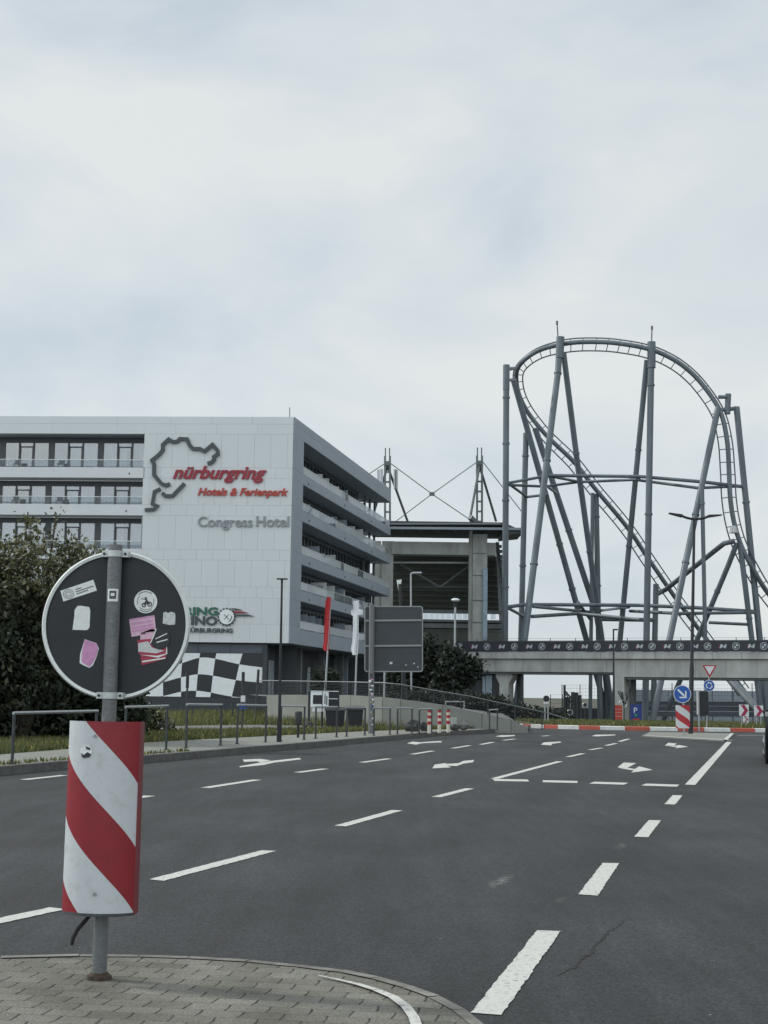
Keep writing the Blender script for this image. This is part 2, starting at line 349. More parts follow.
# verge, path, verge
def gl(l): return [G(x, y, 0.12) for x, y in l]
V1 = gl([(-260, 772), (-120, 762), (0, 754.5), (68, 749), (145, 742.5), (200, 739.5), (260, 736.5), (310, 734), (358, 731.5), (400, 730), (477, 728.8)])
V2 = gl([(-260, 755), (-120, 748), (0, 742), (68, 738), (145, 733), (200, 731.5), (260, 731), (310, 730.5), (358, 729.5), (400, 728.6), (477, 728.2)])
V3 = gl([(-260, 745), (-120, 740), (0, 735), (68, 731), (145, 727), (200, 725.5), (260, 725), (310, 726), (358, 727), (400, 727.6), (477, 728)])
V4 = gl([(-260, 720), (-120, 718), (0, 717), (68, 716), (145, 715), (200, 714), (260, 714), (310, 715), (358, 717), (400, 720), (477, 724)])
mb = MB(); strip(mb, V1, V2, 0.122, 0.122); struct(mb.build('verge', M_green_ground, smooth=False), 'grass verge beside the pavement')
mb = MB(); strip(mb, V2, V3, 0.12, 0.12); struct(mb.build('footpath', M_path, smooth=False), 'grey footpath between two grass strips')
mb = MB(); strip(mb, V3, V4, 0.122, 0.122); struct(mb.build('lawn', M_green_ground, smooth=False), 'grass in front of the dark building base')

# ------------------------------------------------------------------ road markings
def paint():
    m = bpy.data.materials.new('road_paint'); m.use_nodes = True; t = m.node_tree; b = t.nodes['Principled BSDF']
    tcn = t.nodes.new('ShaderNodeTexCoord'); n = t.nodes.new('ShaderNodeTexNoise'); n.inputs['Scale'].default_value = 34; n.inputs['Detail'].default_value = 10; n.inputs['Roughness'].default_value = .75
    r = t.nodes.new('ShaderNodeValToRGB'); r.color_ramp.elements[0].position = 0.33; r.color_ramp.elements[0].color = (0.08, 0.08, 0.078, 1)
    r.color_ramp.elements[1].position = 0.47; r.color_ramp.elements[1].color = (0.49, 0.495, 0.465, 1)
    t.links.new(tcn.outputs['Object'], n.inputs['Vector']); t.links.new(n.outputs['Fac'], r.inputs[0]); t.links.new(r.outputs[0], b.inputs['Base Color']); b.inputs['Roughness'].default_value = 0.75
    return m
M_paint = paint()
mb = MB(); ZM = 0.004
def dash(a, b, wd=0.15, z=ZM):
    a = G(*a); b = G(*b); t = (b-a).normalized(); n = Vector((-t.y, t.x, 0))
    # slightly ragged ends and sides
    k = max(2, int((b-a).length/0.045)); lft = []; rgt = []
    for i in range(k+1):
        p = a.lerp(b, i/k); j = random.uniform(-.005, .004); e_ = .02 if i in (0, k) else .0
        lft.append(drop(p+n*(wd/2+j)+t*random.uniform(-e_, e_), z)); rgt.append(drop(p-n*(wd/2+random.uniform(-.005, .004))+t*random.uniform(-e_, e_), z))
    for i in range(k): mb.add([rgt[i], rgt[i+1], lft[i+1], lft[i]], [(0, 1, 2, 3)])
for a, b in [((-70, 936), (57, 909)), ((156, 880.6), (269, 851)), ((340, 826.4), (397, 810.6)), ((436, 797.3), (470, 788.6)), ((494, 779), (560, 761.5)),
             ((568, 757), (583, 753.6)), ((589.5, 750), (602, 748)), ((606, 745.7), (616, 743.5)), ((619.5, 741.6), (628.5, 739))]: dash(a, b, .125)
for a, b in [((487, 1014), (549, 931)), ((588, 895.5), (611, 863.5)), ((641, 837.5), (655, 820.5)), ((670, 804.5), (677.5, 795.5))]: dash(a, b, .125)
dash((690, 785), (729, 742), .15)
for a, b in [((23, 780), (64, 775.5)), ((-70, 789.5), (-30, 785.5)), ((205.5, 788), (257, 780)), ((80, 807), (150, 796)), ((297, 772.7), (325, 769)), ((362, 762.6), (389, 758.8)), ((412, 754.4), (433, 751)), ((452.6, 748.4), (469.5, 745.6)), ((481, 744.6), (493, 742.3)), ((503, 740.5), (515, 739)), ((542, 736.3), (549, 735.6))]: dash(a, b, .14)
for a, b in [((493, 780.2), (528, 780.7)), ((542, 781.4), (577.5, 782.2)), ((592, 782.9), (627, 784)), ((644, 784.8), (678, 785.9))]: dash(a, b, .5)
dash((738, 735.4), (790, 735.6), .2)
def ppoly(pts, ox, oy, s, z=ZM): mb.poly([G(ox+x/s, oy+y/s, z) for x, y in pts][::-1])
# turn arrows inside the bay
ppoly([(213, 137), (235, 120), (281, 122), (250, 139), (228, 142)], 560, 730, 3.69)
ppoly([(250, 139.5), (276, 144), (292, 134), (342, 147), (262, 157), (273, 149), (228, 142.5)], 560, 730, 3.69)
ppoly([(387, 58), (399, 47), (432, 50), (420, 58)], 560, 730, 3.69)
ppoly([(420, 58.5), (440, 55.5), (474, 62), (425, 67), (432, 63), (400, 60)], 560, 730, 3.69)
# straight arrows of the far lanes
ppoly([(-2, 314), (60, 303), (100, 297), (175, 289), (182, 293), (100, 303), (70, 310), (0, 317)], 240, 660, 2.954)
ppoly([(8, 294), (60, 292), (92, 296.5), (60, 302.5), (50, 299), (12, 301)], 240, 660, 2.954)
ppoly([(568, 320), (575, 309), (610, 304), (606, 307), (645, 305), (660, 298), (692, 295), (688, 302), (660, 306), (640, 313), (612, 312), (624, 317)], 240, 660, 2.954)
ppoly([(493, 246), (510, 241), (530, 243), (594, 239), (596, 243), (535, 246), (520, 250)], 240, 660, 2.954)
ppoly([(162, 119), (170, 113), (186, 112), (214, 110.5), (217, 113.5), (190, 117), (192, 121)], 480, 700, 2.667)
ppoly([(298, 96), (308, 92.5), (360, 92), (362, 94), (312, 97)], 480, 700, 2.667)
ppoly([(40, 97), (55, 94), (92, 93.5), (94, 96), (60, 98.5)], 480, 700, 2.667)
struct(mb.build('road_markings', M_paint, smooth=False), 'white painted lane dashes, arrows and stop line')
# crack in the asphalt
mb = MB(); cp = [(553, 976), (566, 972), (576, 966), (582, 958), (590, 954), (594, 946), (602, 940), (608, 932), (618, 926), (627, 917)]
pts = []
for i in range(len(cp)-1):
    for k in range(5):
        q = Vector(cp[i]).lerp(Vector(cp[i+1]), k/5); pts.append(G(q.x+random.uniform(-1.6, 1.6), q.y+random.uniform(-1.2, 1.2), .002))
for i in range(len(pts)-1):
    a, b = pts[i], pts[i+1]; t = (b-a).normalized(); n = Vector((-t.y, t.x, 0)); w0 = .002+.006*math.sin(math.pi*i/len(pts))*random.uniform(.5, 1.5); w1 = w0*random.uniform(.6, 1.2)
    mb.add([a+n*w0, a-n*w0, b-n*w1, b+n*w1], [(0, 1, 2, 3)])
struct(mb.build('road_crack', mat('crack_dark', (0.012, 0.012, 0.012), 0.95), smooth=False), 'jagged dark crack in the asphalt')

# ------------------------------------------------------------------ paved traffic island in the foreground
def pavers():
    m = bpy.data.materials.new('concrete_pavers'); m.use_nodes = True; t = m.node_tree; b = t.nodes['Principled BSDF']; lk = t.links.new
    tcn = t.nodes.new('ShaderNodeTexCoord'); mp_ = t.nodes.new('ShaderNodeMapping'); mp_.inputs['Rotation'].default_value = (0, 0, rad(9)); lk(tcn.outputs['Object'], mp_.inputs[0])
    def MN(op, a, b_=None, c_=None):
        q = t.nodes.new('ShaderNodeMath'); q.operation = op
        for k, v in enumerate((a, b_, c_)):
            if v is None: continue
            if isinstance(v, (int, float)): q.inputs[k].default_value = v
            else: lk(v, q.inputs[k])
        return q.outputs[0]
    nw = t.nodes.new('ShaderNodeTexNoise'); nw.inputs['Scale'].default_value = 9; lk(mp_.outputs[0], nw.inputs['Vector'])
    va = t.nodes.new('ShaderNodeMix'); va.data_type = 'RGBA'; va.blend_type = 'LINEAR_LIGHT'; va.inputs[0].default_value = 0.010; lk(mp_.outputs[0], va.inputs[6]); lk(nw.outputs['Color'], va.inputs[7])
    sp3 = t.nodes.new('ShaderNodeSeparateXYZ'); lk(va.outputs[2], sp3.inputs[0])
    yy = MN('DIVIDE', sp3.outputs[1], .105); row = MN('FLOOR', yy); fy = MN('FRACT', yy)
    zig = MN('MULTIPLY', MN('ABSOLUTE', MN('SUBTRACT', fy, .5)), .045)
    xx = MN('ADD', MN('DIVIDE', sp3.outputs[0], .155), MN('ADD', MN('MULTIPLY', row, .5), zig)); col = MN('FLOOR', xx); fx_ = MN('FRACT', xx)
    dx = MN('MULTIPLY', MN('MINIMUM', fx_, MN('SUBTRACT', 1.0, fx_)), .175); dy = MN('MULTIPLY', MN('MINIMUM', fy, MN('SUBTRACT', 1.0, fy)), .12)
    def edge_(d, w_): 
        r_ = t.nodes.new('ShaderNodeMapRange'); r_.inputs[1].default_value = w_*.4; r_.inputs[2].default_value = w_; r_.inputs[3].default_value = 1; r_.inputs[4].default_value = 0; lk(d, r_.inputs[0]); return r_.outputs[0]
    nj = t.nodes.new('ShaderNodeTexNoise'); nj.inputs['Scale'].default_value = 14; nj.inputs['Detail'].default_value = 3; lk(mp_.outputs[0], nj.inputs['Vector'])
    jn = MN('MULTIPLY', nj.outputs['Fac'], 1.5)
    joint = MN('MINIMUM', MN('MULTIPLY', MN('MAXIMUM', edge_(dx, .0065), MN('MULTIPLY', edge_(dy, .0045), .5)), jn), 1.0)
    wn = t.nodes.new('ShaderNodeTexWhiteNoise'); wn.noise_dimensions = '2D'; cmb = t.nodes.new('ShaderNodeCombineXYZ'); lk(col, cmb.inputs[0]); lk(row, cmb.inputs[1]); lk(cmb.outputs[0], wn.inputs['Vector'])
    rs_ = t.nodes.new('ShaderNodeValToRGB'); rs_.color_ramp.elements[0].color = (0.155, 0.153, 0.138, 1); rs_.color_ramp.elements[1].color = (0.215, 0.213, 0.196, 1); lk(wn.outputs['Value'], rs_.inputs[0])
    jm = t.nodes.new('ShaderNodeMix'); jm.data_type = 'RGBA'; lk(joint, jm.inputs[0]); lk(rs_.outputs[0], jm.inputs[6]); jm.inputs[7].default_value = (0.028, 0.027, 0.022, 1)
    n = t.nodes.new('ShaderNodeTexNoise'); n.inputs['Scale'].default_value = 130; n.inputs['Detail'].default_value = 4; n.inputs['Roughness'].default_value = .8; lk(tcn.outputs['Object'], n.inputs['Vector'])
    r = t.nodes.new('ShaderNodeValToRGB'); r.color_ramp.elements[0].position = .3; r.color_ramp.elements[0].color = (.35, .35, .33, 1); r.color_ramp.elements[1].position = .7; r.color_ramp.elements[1].color = (1.5, 1.5, 1.48, 1); lk(n.outputs['Fac'], r.inputs[0])
    x = t.nodes.new('ShaderNodeMix'); x.data_type = 'RGBA'; x.blend_type = 'MULTIPLY'; x.inputs[0].default_value = 1; lk(jm.outputs[2], x.inputs[6]); lk(r.outputs[0], x.inputs[7])
    n3 = t.nodes.new('ShaderNodeTexNoise'); n3.inputs['Scale'].default_value = 2.2; n3.inputs['Detail'].default_value = 5; lk(tcn.outputs['Object'], n3.inputs['Vector'])
    r3 = t.nodes.new('ShaderNodeValToRGB'); r3.color_ramp.elements[0].position = .35; r3.color_ramp.elements[0].color = (.72, .72, .68, 1); r3.color_ramp.elements[1].position = .65; r3.color_ramp.elements[1].color = (1.08, 1.08, 1.05, 1); lk(n3.outputs['Fac'], r3.inputs[0])
    x3 = t.nodes.new('ShaderNodeMix'); x3.data_type = 'RGBA'; x3.blend_type = 'MULTIPLY'; x3.inputs[0].default_value = 1; lk(x.outputs[2], x3.inputs[6]); lk(r3.outputs[0], x3.inputs[7])
    lk(x3.outputs[2], b.inputs['Base Color']); b.inputs['Roughness'].default_value = .92; b.inputs['Specular IOR Level'].default_value = .25
    mth = t.nodes.new('ShaderNodeMath'); mth.operation = 'MULTIPLY_ADD'; mth.inputs[1].default_value = -1.2; lk(joint, mth.inputs[0]); lk(n.outputs['Fac'], mth.inputs[2])
    bp = t.nodes.new('ShaderNodeBump'); bp.inputs['Strength'].default_value = .7; bp.inputs['Distance'].default_value = .006; lk(mth.outputs[0], bp.inputs['Height']); lk(bp.outputs[0], b.inputs['Normal'])
    return m
M_pave = pavers()
ZI = 0.09
edge = [(-300, 972), (-150, 961), (0, 957), (80, 955), (140, 955.5), (190, 957), (250, 960.5), (300, 965.5), (345, 971), (380, 978), (412, 987), (440, 997), (465, 1010), (485, 1026), (505, 1048), (520, 1080)]
ep = [G(x, y, ZI) for x, y in edge]
mb = MB(); n = len(ep)
loop = ep+[Vector((.8, 3.0, ZI)), Vector((.2, 1.2, ZI)), Vector((-4, 1.2, ZI))]
mb.poly(loop[::-1])
for i in range(len(loop)-1): mb.add([loop[i], loop[i+1], drop(loop[i+1]+(loop[i+1]-Vector((-1, 3, 0)))*.006, -.01), drop(loop[i]+(loop[i]-Vector((-1, 3, 0)))*.006, -.01)], [(0, 1, 2, 3)])
struct(mb.build('traffic_island', M_pave, smooth=False), 'traffic island of worn concrete pavers')
# dirt and grit gathered along the foot of the island
mb = MB()
for i in range(len(ep)-1):
    t_ = (ep[i+1]-ep[i]).normalized(); o_ = Vector((-t_.y, t_.x, 0)); n_ = max(2, int((ep[i+1]-ep[i]).length/.04))
    for k in range(n_):
        a, b_ = ep[i].lerp(ep[i+1], k/n_), ep[i].lerp(ep[i+1], (k+1)/n_); w_ = random.uniform(.02, .05)
        mb.add([drop(a, .0025), drop(b_, .0025), drop(b_+o_*(w_+random.uniform(0, .015)), .0025), drop(a+o_*w_, .0025)], [(0, 1, 2, 3)])
struct(mb.build('gutter_dirt', mat('gutter_dirt', (.016, .0155, .013), .95, var=.5, vscale=60), smooth=False), 'thin line of dark dirt at the foot of the island')
# border of narrow kerb stones round the island
ein = []
for i, q in enumerate(ep):
    t_ = (ep[min(i+1, len(ep)-1)]-ep[max(i-1, 0)]).normalized(); ein.append(q+Vector((t_.y, -t_.x, 0))*.05)
mb = MB()
for i in range(len(ep)-1):
    n_ = max(1, int((ep[i+1]-ep[i]).length/.25))
    for k in range(n_):
        a, b_ = ep[i].lerp(ep[i+1], k/n_), ep[i].lerp(ep[i+1], (k+1)/n_); c_, d_ = ein[i].lerp(ein[i+1], (k+1)/n_), ein[i].lerp(ein[i+1], k/n_); g_ = (b_-a)*.012; zz0 = random.uniform(.0035, .006)
        mb.add([drop(a+g_, ZI+zz0), drop(b_-g_, ZI+zz0), drop(c_-g_, ZI+zz0), drop(d_+g_, ZI+zz0)], [(3, 2, 1, 0)])
struct(mb.build('island_border', mat('border_stone', (.17, .168, .15), .92, var=.35, vscale=8, bump=.4, bscale=90, island=.1), smooth=False), 'narrow border stones round the traffic island')
wl = [(318, 975), (335, 978.5), (355, 983), (375, 989), (393, 996.5), (406, 1006), (414, 1017), (418, 1030), (421, 1050)]
wp = [G(x, y, ZI+.010) for x, y in wl]; mb = MB()
for i in range(len(wp)-1):
    def nrm(j):
        t = (wp[min(j+1, len(wp)-1)]-wp[max(j-1, 0)]).normalized(); return Vector((-t.y, t.x, 0))
    a = .004+.016*min(1, i/3.5); b_ = .004+.016*min(1, (i+1)/3.5)
    mb.add([wp[i]-nrm(i)*a, wp[i+1]-nrm(i+1)*b_, wp[i+1]+nrm(i+1)*b_, wp[i]+nrm(i)*a], [(0, 1, 2, 3)])
struct(mb.build('island_edge_line', M_paint, smooth=False), 'curved white painted line on the traffic island')

# ------------------------------------------------------------------ roundabout with red and white kerb
bx = [526, 530, 537, 549, 562, 582, 602, 626, 650, 677.6, 703.7, 729.7, 754, 780, 806, 832, 858, 884]
KX = []; YF = G(690, 731.3).y
for b_ in bx:
    X = (b_-384)/F*YF; KX.append(X)
XL = KX[0]; A_ = 5.6
def kerbY(X):
    if X >= XL+A_: return YF
    s_ = (XL+A_-X)/A_; return YF+3.0*(1-math.sqrt(max(0, 1-s_*s_)))
mr_, mw = MB(), MB()
for i in range(len(KX)-1):
    tgt = mw if i % 2 == 0 else mr_
    for k in range(3):
        xa = KX[i]+(KX[i+1]-KX[i])*k/3+(0.012 if k == 0 else 0); xb = KX[i]+(KX[i+1]-KX[i])*(k+1)/3
        ya, yb = kerbY(xa), kerbY(xb)
        a = [Vector((xa, ya, 0)), Vector((xb, yb, 0)), Vector((xb+.02, yb+.32, 0)), Vector((xa+.02, ya+.32, 0))]
        tgt.hexa([q+Vector((0, 0, -.03)) for q in a], [a[0]+Vector((0, .02, .13)), a[1]+Vector((0, .02, .13)), a[2]+Vector((0, 0, .145)), a[3]+Vector((0, 0, .145))])
struct(mr_.build('roundabout_kerb', M_kerbred, smooth=False), 'red painted kerb stones of the roundabout')
struct(mw.build('roundabout_kerb', M_kerbwhite, smooth=False), 'white painted kerb stones of the roundabout')
mb = MB(); gp = [Vector((X+.2, kerbY(X)+.28, .14)) for X in [XL, XL+.3, XL+1, XL+2, XL+3.5, XL+5.6, XL+10, 40]]
mb.poly(gp+[Vector((40, 66, .15)), Vector((XL+.5, 66, .15))]); 
mb.poly([Vector((XL+.5, 66, .15)), Vector((40, 66, .15)), Vector((40, 70, -.6)), Vector((XL+.5, 70, -.6))])
struct(mb.build('roundabout_lawn', M_green_ground, smooth=False), 'grass centre of the roundabout')

# small divider island with signs
ZD = 0.035
dv = [G(x, y, ZD) for x, y in [(642, 735.6), (727, 740.3), (734, 733.4), (650, 731.8)]]
mb = MB(); mb.prism([drop(q, -.02) for q in dv], Vector((0, 0, ZD+.02)))
struct(mb.build('divider_island', M_side_walk, smooth=False), 'low pale divider island before the roundabout')
mb = MB()
q0, q1, q2, q3 = dv
for a, b, w_ in ((q0, q1, .3), (q1, q2, .12)):
    t = (b-a).normalized(); nn = Vector((-t.y, t.x, 0)); mb.add([drop(a, ZD+.004), drop(b, ZD+.004), drop(b+nn*w_, ZD+.004), drop(a+nn*w_, ZD+.004)], [(0, 1, 2, 3)])
struct(mb.build('divider_edge_line', M_paint, smooth=False), 'white edging of the divider island')

# ================================================================== FOREGROUND SIGN
def tilt_line(px0, py0, px1, py1, Y): return P(px0, py0, Y), P(px1, py1, Y)
pb = G(99, 979, ZI); YP = pb.y; pt = P(115.5, 545, YP)
ax = (pt-pb).normalized()
def onpole(py):  # point on the pole axis at pixel row
    lo, hi = 0.0, 1.0
    for _ in range(40):
        mid = (lo+hi)/2
        if proj(pb+(pt-pb)*mid)[1] > py: lo = mid
        else: hi = mid
    return pb+(pt-pb)*lo
S = YP/F  # metres per pixel there
EX = Vector((1, 0, 0)); EZ = ax; EX = (EX-EZ*EX.dot(EZ)).normalized(); EY = EZ.cross(EX)  # EY points away from camera
sg = thing('round_sign', 'back of a round traffic sign covered in stickers on a grey post', 'traffic sign', pb)
mb = MB(); mb.tube([pb-ax*.15, pb+ax*.3, pt], [.030, .030, .0295], 28); pole = mb.build('post', M_steelpale, sg)
mb = MB(); mb.tube([pb-ax*.005, pb+ax*.016], [.054, .050], 8); mb.tube([pb+ax*.016, pb+ax*.028], [.040, .034], 18); mb.build('collar', M_rust, sg)
dc = onpole(624.5)+EX*(1.6*S)+EY*.048
# dish: flat back with rolled rim
mb = MB(); mb.disc(dc, EY, .300, .004, 96); disc = mb.build('sign_plate', M_signback, sg)
mb = MB()
ringp = []; nseg = 96
prof = [(-.0, -.012), (.012, -.014), (.018, -.004), (.018, .010), (.012, .014), (.0, .010)]
vs = []; 
for k in range(nseg):
    a = 2*math.pi*k/nseg; rd_ = EX*math.cos(a)+EZ*math.sin(a)
    for (dr, dy) in prof: vs.append(dc+rd_*(.294+dr)+EY*dy)
m_ = len(prof); fs = [(k*m_+j, k*m_+(j+1) % m_, ((k+1) % nseg)*m_+(j+1) % m_, ((k+1) % nseg)*m_+j) for k in range(nseg) for j in range(m_)]
mb.add(vs, fs); mb.build('rim', M_rim, disc)
for py in (554, 695.5):
    c = onpole(py); mb = MB()
    half = 14*S
    mb.obox(c, EX, EY, -half, half, .028, .040, -.012, .012)
    # saddle around the pole
    prev = None; arc = []
    for k in range(9):
        a = math.pi*k/8; arc.append((math.cos(a)*.0335, -math.sin(a)*.0335))
    for k in range(8):
        (x0, y0), (x1, y1) = arc[k], arc[k+1]
        i0 = [c+EX*x0+EY*y0-EZ*.013, c+EX*x1+EY*y1-EZ*.013, c+EX*x1*.9+EY*y1*.9-EZ*.013, c+EX*x0*.9+EY*y0*.9-EZ*.013]
        mb.hexa(i0, [q+EZ*.026 for q in i0])
    for s_ in (-1, 1):
        mb.obox(c+EX*s_*.043, EX, EY, -.012, .012, -.006, .028, -.013, .013)
    cl = mb.build('clamp', M_alu, sg)
    for s_ in (-1, 1):
        b2 = MB(); b2.tube([c+EX*s_*.044-EY*.012, c+EX*s_*.044-EY*.004], .006, 6); b2.build('bolt', M_pole, cl)
# stickers on the plate (pixel outlines measured on the plate plane)
off = dc-EY*.0035
def sp(px, py, lift=0.0): return PL(px, py, off-EY*lift, EY)
def sticker(pts, m, lift=0.0, label=None, parent=disc, name='sticker', f=sp):
    mb = MB(); mb.prism([f(x, y, lift) for x, y in pts], EY*.0006); return mb.build(name, m, parent, smooth=False, label=label)
def zz(l, ox, oy, s): return [(ox+x/s, oy+y/s) for x, y in l]
A = lambda l: zz(l, 20, 560, 7.88)
B = lambda l: zz(l, 110, 560, 7.88)
def multi(parts, name, label, parent=disc):     # one sticker with printed layers in its own mesh
    mb = MB(); ms = []
    for i, (pts, m) in enumerate(parts):
        if m not in ms: ms.append(m)
        mb.cur = ms.index(m); mb.prism([sp(x, y, .0009*i) for x, y in pts], EY*.0007)
    return mb.build(name, ms, parent, smooth=False, label=label)
def lerp2(a, b, t): return (a[0]+(b[0]-a[0])*t, a[1]+(b[1]-a[1])*t)
def quadpt(q, u, v): return lerp2(lerp2(q[0], q[1], u), lerp2(q[3], q[2], u), v)
# 1 long white sticker with rings and text lines
q = A([(318, 243), (578, 155), (606, 240), (342, 327)]); parts = [(q, M_stick)]
ink = mat('sticker_ink', (0.07, 0.075, 0.08), 0.6)
mb = MB(); mb.prism([sp(x, y) for x, y in q], EY*.0006); mb.cur = 1
cc = quadpt(q, .2, .5)
for rr in (1.6, 3.0, 4.4):
    for k in range(20):
        a0, a1 = 2*math.pi*k/20, 2*math.pi*(k+1)/20
        mb.prism([sp(cc[0]+math.cos(a)*r_*1.15, cc[1]+math.sin(a)*r_, .0006) for a, r_ in ((a0, rr), (a1, rr), (a1, rr+.45), (a0, rr+.45))], EY*.0005)
e1 = sp(*q[1])-sp(*q[0]); e2 = sp(*q[0])-sp(*q[3]); e1n = e1.normalized(); e2n = e2.normalized()
rng = random.Random(3)
for k, ln in enumerate((.18, .52, .34)):
    u = .42
    while u < .42+ln:
        du = rng.uniform(.02, .04); v = .28+k*.2
        mb.prism([sp(*quadpt(q, a, b), .0006) for a, b in ((u, v), (u+du, v), (u+du, v+.1), (u, v+.1))], EY*.0005); u += du+.008
mb.build('sticker', [M_stick, ink], disc, smooth=False, label='tilted long white sticker with concentric rings and small print')
sticker(A([(452, 362), (475, 360), (530, 368), (545, 372), (554, 400), (548, 530), (535, 548), (520, 553), (414, 550), (428, 440), (430, 395)]), M_stick, label='blank cream white sticker')
multi([(A([(510, 624), (540, 634), (600, 655), (622, 695), (605, 760), (575, 830), (547, 850), (500, 830), (470, 812), (474, 740), (490, 690)]), M_stick),
       (A([(510, 626), (540, 636), (598, 657), (618, 695), (600, 758), (572, 812), (547, 842), (500, 815), (484, 800), (486, 740), (496, 690)]), M_pink)], 'sticker', 'ragged pink sticker with torn white edge')
# round sticker with a cyclist-like bike mark
cx, cy = 110+281/7.88, 560+328/7.88
circ = lambda cx, cy, r, n=28, a0=0, a1=2*math.pi: [(cx+r*math.cos(a0+(a1-a0)*k/n), cy+r*math.sin(a0+(a1-a0)*k/n)) for k in range(n)]
mb = MB(); mb.prism([sp(x, y) for x, y in circ(cx, cy, 11.6)], EY*.0006); mb.cur = 1
def ring(mb, cx, cy, r, wd, lift=.0006, a0=0, a1=2*math.pi, n=24):
    for k in range(n):
        t0, t1 = a0+(a1-a0)*k/n, a0+(a1-a0)*(k+1)/n
        mb.prism([sp(cx+math.cos(t)*r_, cy+math.sin(t)*r_, lift) for t, r_ in ((t0, r), (t1, r), (t1, r+wd), (t0, r+wd))], EY*.0005)
ring(mb, cx, cy, 8.0, .5, a0=-.4, a1=2.4); ring(mb, cx, cy, 8.0, .5, a0=2.8, a1=3.9); ring(mb, cx, cy, 9.6, .7, a0=.9, a1=2.2); ring(mb, cx, cy, 9.6, .7, a0=3.9, a1=5.4)
ring(mb, cx-1.8, cy+3.4, 1.3, 1.1); ring(mb, cx+4.0, cy+2.6, 1.4, 1.1)
def seg(mb, a, b, wd, lift=.0006):
    dx, dy = b[0]-a[0], b[1]-a[1]; l_ = math.hypot(dx, dy); nx_, ny_ = -dy/l_*wd/2, dx/l_*wd/2
    mb.prism([sp(x, y, lift) for x, y in ((a[0]+nx_, a[1]+ny_), (b[0]+nx_, b[1]+ny_), (b[0]-nx_, b[1]-ny_), (a[0]-nx_, a[1]-ny_))], EY*.0005)
seg(mb, (cx-1.8, cy+3.4), (cx+1, cy-1), 1.6); seg(mb, (cx+1, cy-1), (cx+4, cy+2.6), 1.8); seg(mb, (cx+1, cy-1), (cx-.3, cy-4.5), 2.0); seg(mb, (cx-4.6, cy-3), (cx+.5, cy-2.2), .8); seg(mb, (cx-1, cy+1.5), (cx+3, cy+1.5), 1.8)
mb.build('sticker', [M_stick, ink], disc, smooth=False, label='round white sticker with a black motorbike drawing')
sticker(B([(420, 415), (440, 408), (455, 418), (480, 408), (512, 418), (516, 450), (512, 508), (470, 512), (415, 500), (418, 460)]), M_stickg, label='small worn grey sticker near the right rim')
qp = B([(150, 466), (350, 434), (364, 570), (170, 606)])
mb = MB(); mb.prism([sp(x, y) for x, y in qp], EY*.0006); mb.cur = 1
for k, v in enumerate((.24, .47, .64)):
    u = .06
    while u < .9:
        du = rng.uniform(.04, .08); mb.prism([sp(*quadpt(qp, a, b), .0006) for a, b in ((u, v), (u+du, v), (u+du, v+.13), (u, v+.13))], EY*.0005); u += du+.02
mb.prism([sp(*quadpt(qp, a, b), .0006) for a, b in ((0, 0), (1, 0), (1, .1), (0, .1))], EY*.0005)
mb.build('sticker', [M_pinkpale, M_pink], disc, smooth=False, label='pale pink sticker with rows of lettering')
multi([(B([(240, 575), (335, 540), (372, 560), (360, 640), (310, 690), (238, 640)]), M_pinkpale),
       (B([(215, 630), (455, 610), (440, 780), (248, 830), (240, 740), (225, 740)]), M_stickred),
       (B([(222, 655), (300, 640), (330, 690), (430, 715), (360, 735), (222, 722)]), M_stickg),
       (B([(230, 745), (370, 755), (440, 738), (448, 660), (452, 740), (380, 770)]), M_stick),
       (B([(252, 795), (436, 768), (436, 778), (254, 808)]), M_stick)], 'sticker', 'torn red and white sticker with lettering')
bc = (110+390/7.88, 560+618/7.88)
mb = MB(); mb.prism([sp(x, y, .0045) for x, y in circ(bc[0]+.5, bc[1]+.5, 10.2, 30, -1.9, 2.9)], EY*.0006); mb.cur = 1
seg(mb, (bc[0]-4, bc[1]+.5), (bc[0]+7.5, bc[1]-5), .9, .0052); seg(mb, (bc[0]-3, bc[1]+4), (bc[0]+8, bc[1]+1), 1.1, .0052)
seg(mb, (bc[0]-3.4, bc[1]-9.5), (bc[0]-5.6, bc[1]-3), 1.0, .0052); seg(mb, (bc[0]-5.6, bc[1]-3), (bc[0]-9.4, bc[1]+5), 1.0, .0052)
mb.build('sticker', [M_black, M_stick], disc, smooth=False, label='black round sticker with a thin white swoosh')
# little square sticker on the post, bent round it
mb = MB(); c = onpole(595.5)+EX*(.0*S)
def bent(mb, c, a0, a1, z0, z1, r0, n=6):
    for k in range(n):
        t0, t1 = a0+(a1-a0)*k/n, a0+(a1-a0)*(k+1)/n
        mb.add([c+(EX*math.sin(t)-EY*math.cos(t))*r0+EZ*z for t, z in ((t0, z0), (t1, z0), (t1, z1), (t0, z1))], [(0, 1, 2, 3)])
bent(mb, c, -.72, .85, -.026, .026, .0304); mb.cur = 1
bent(mb, c, -.42, .55, -.016, .018, .0308, 4); mb.cur = 0; bent(mb, c, -.2, .3, -.004, .008, .0312, 3)
mb.build('sticker', [M_stick, ink], pole, smooth=False, label='small square white sticker with a dark crest')

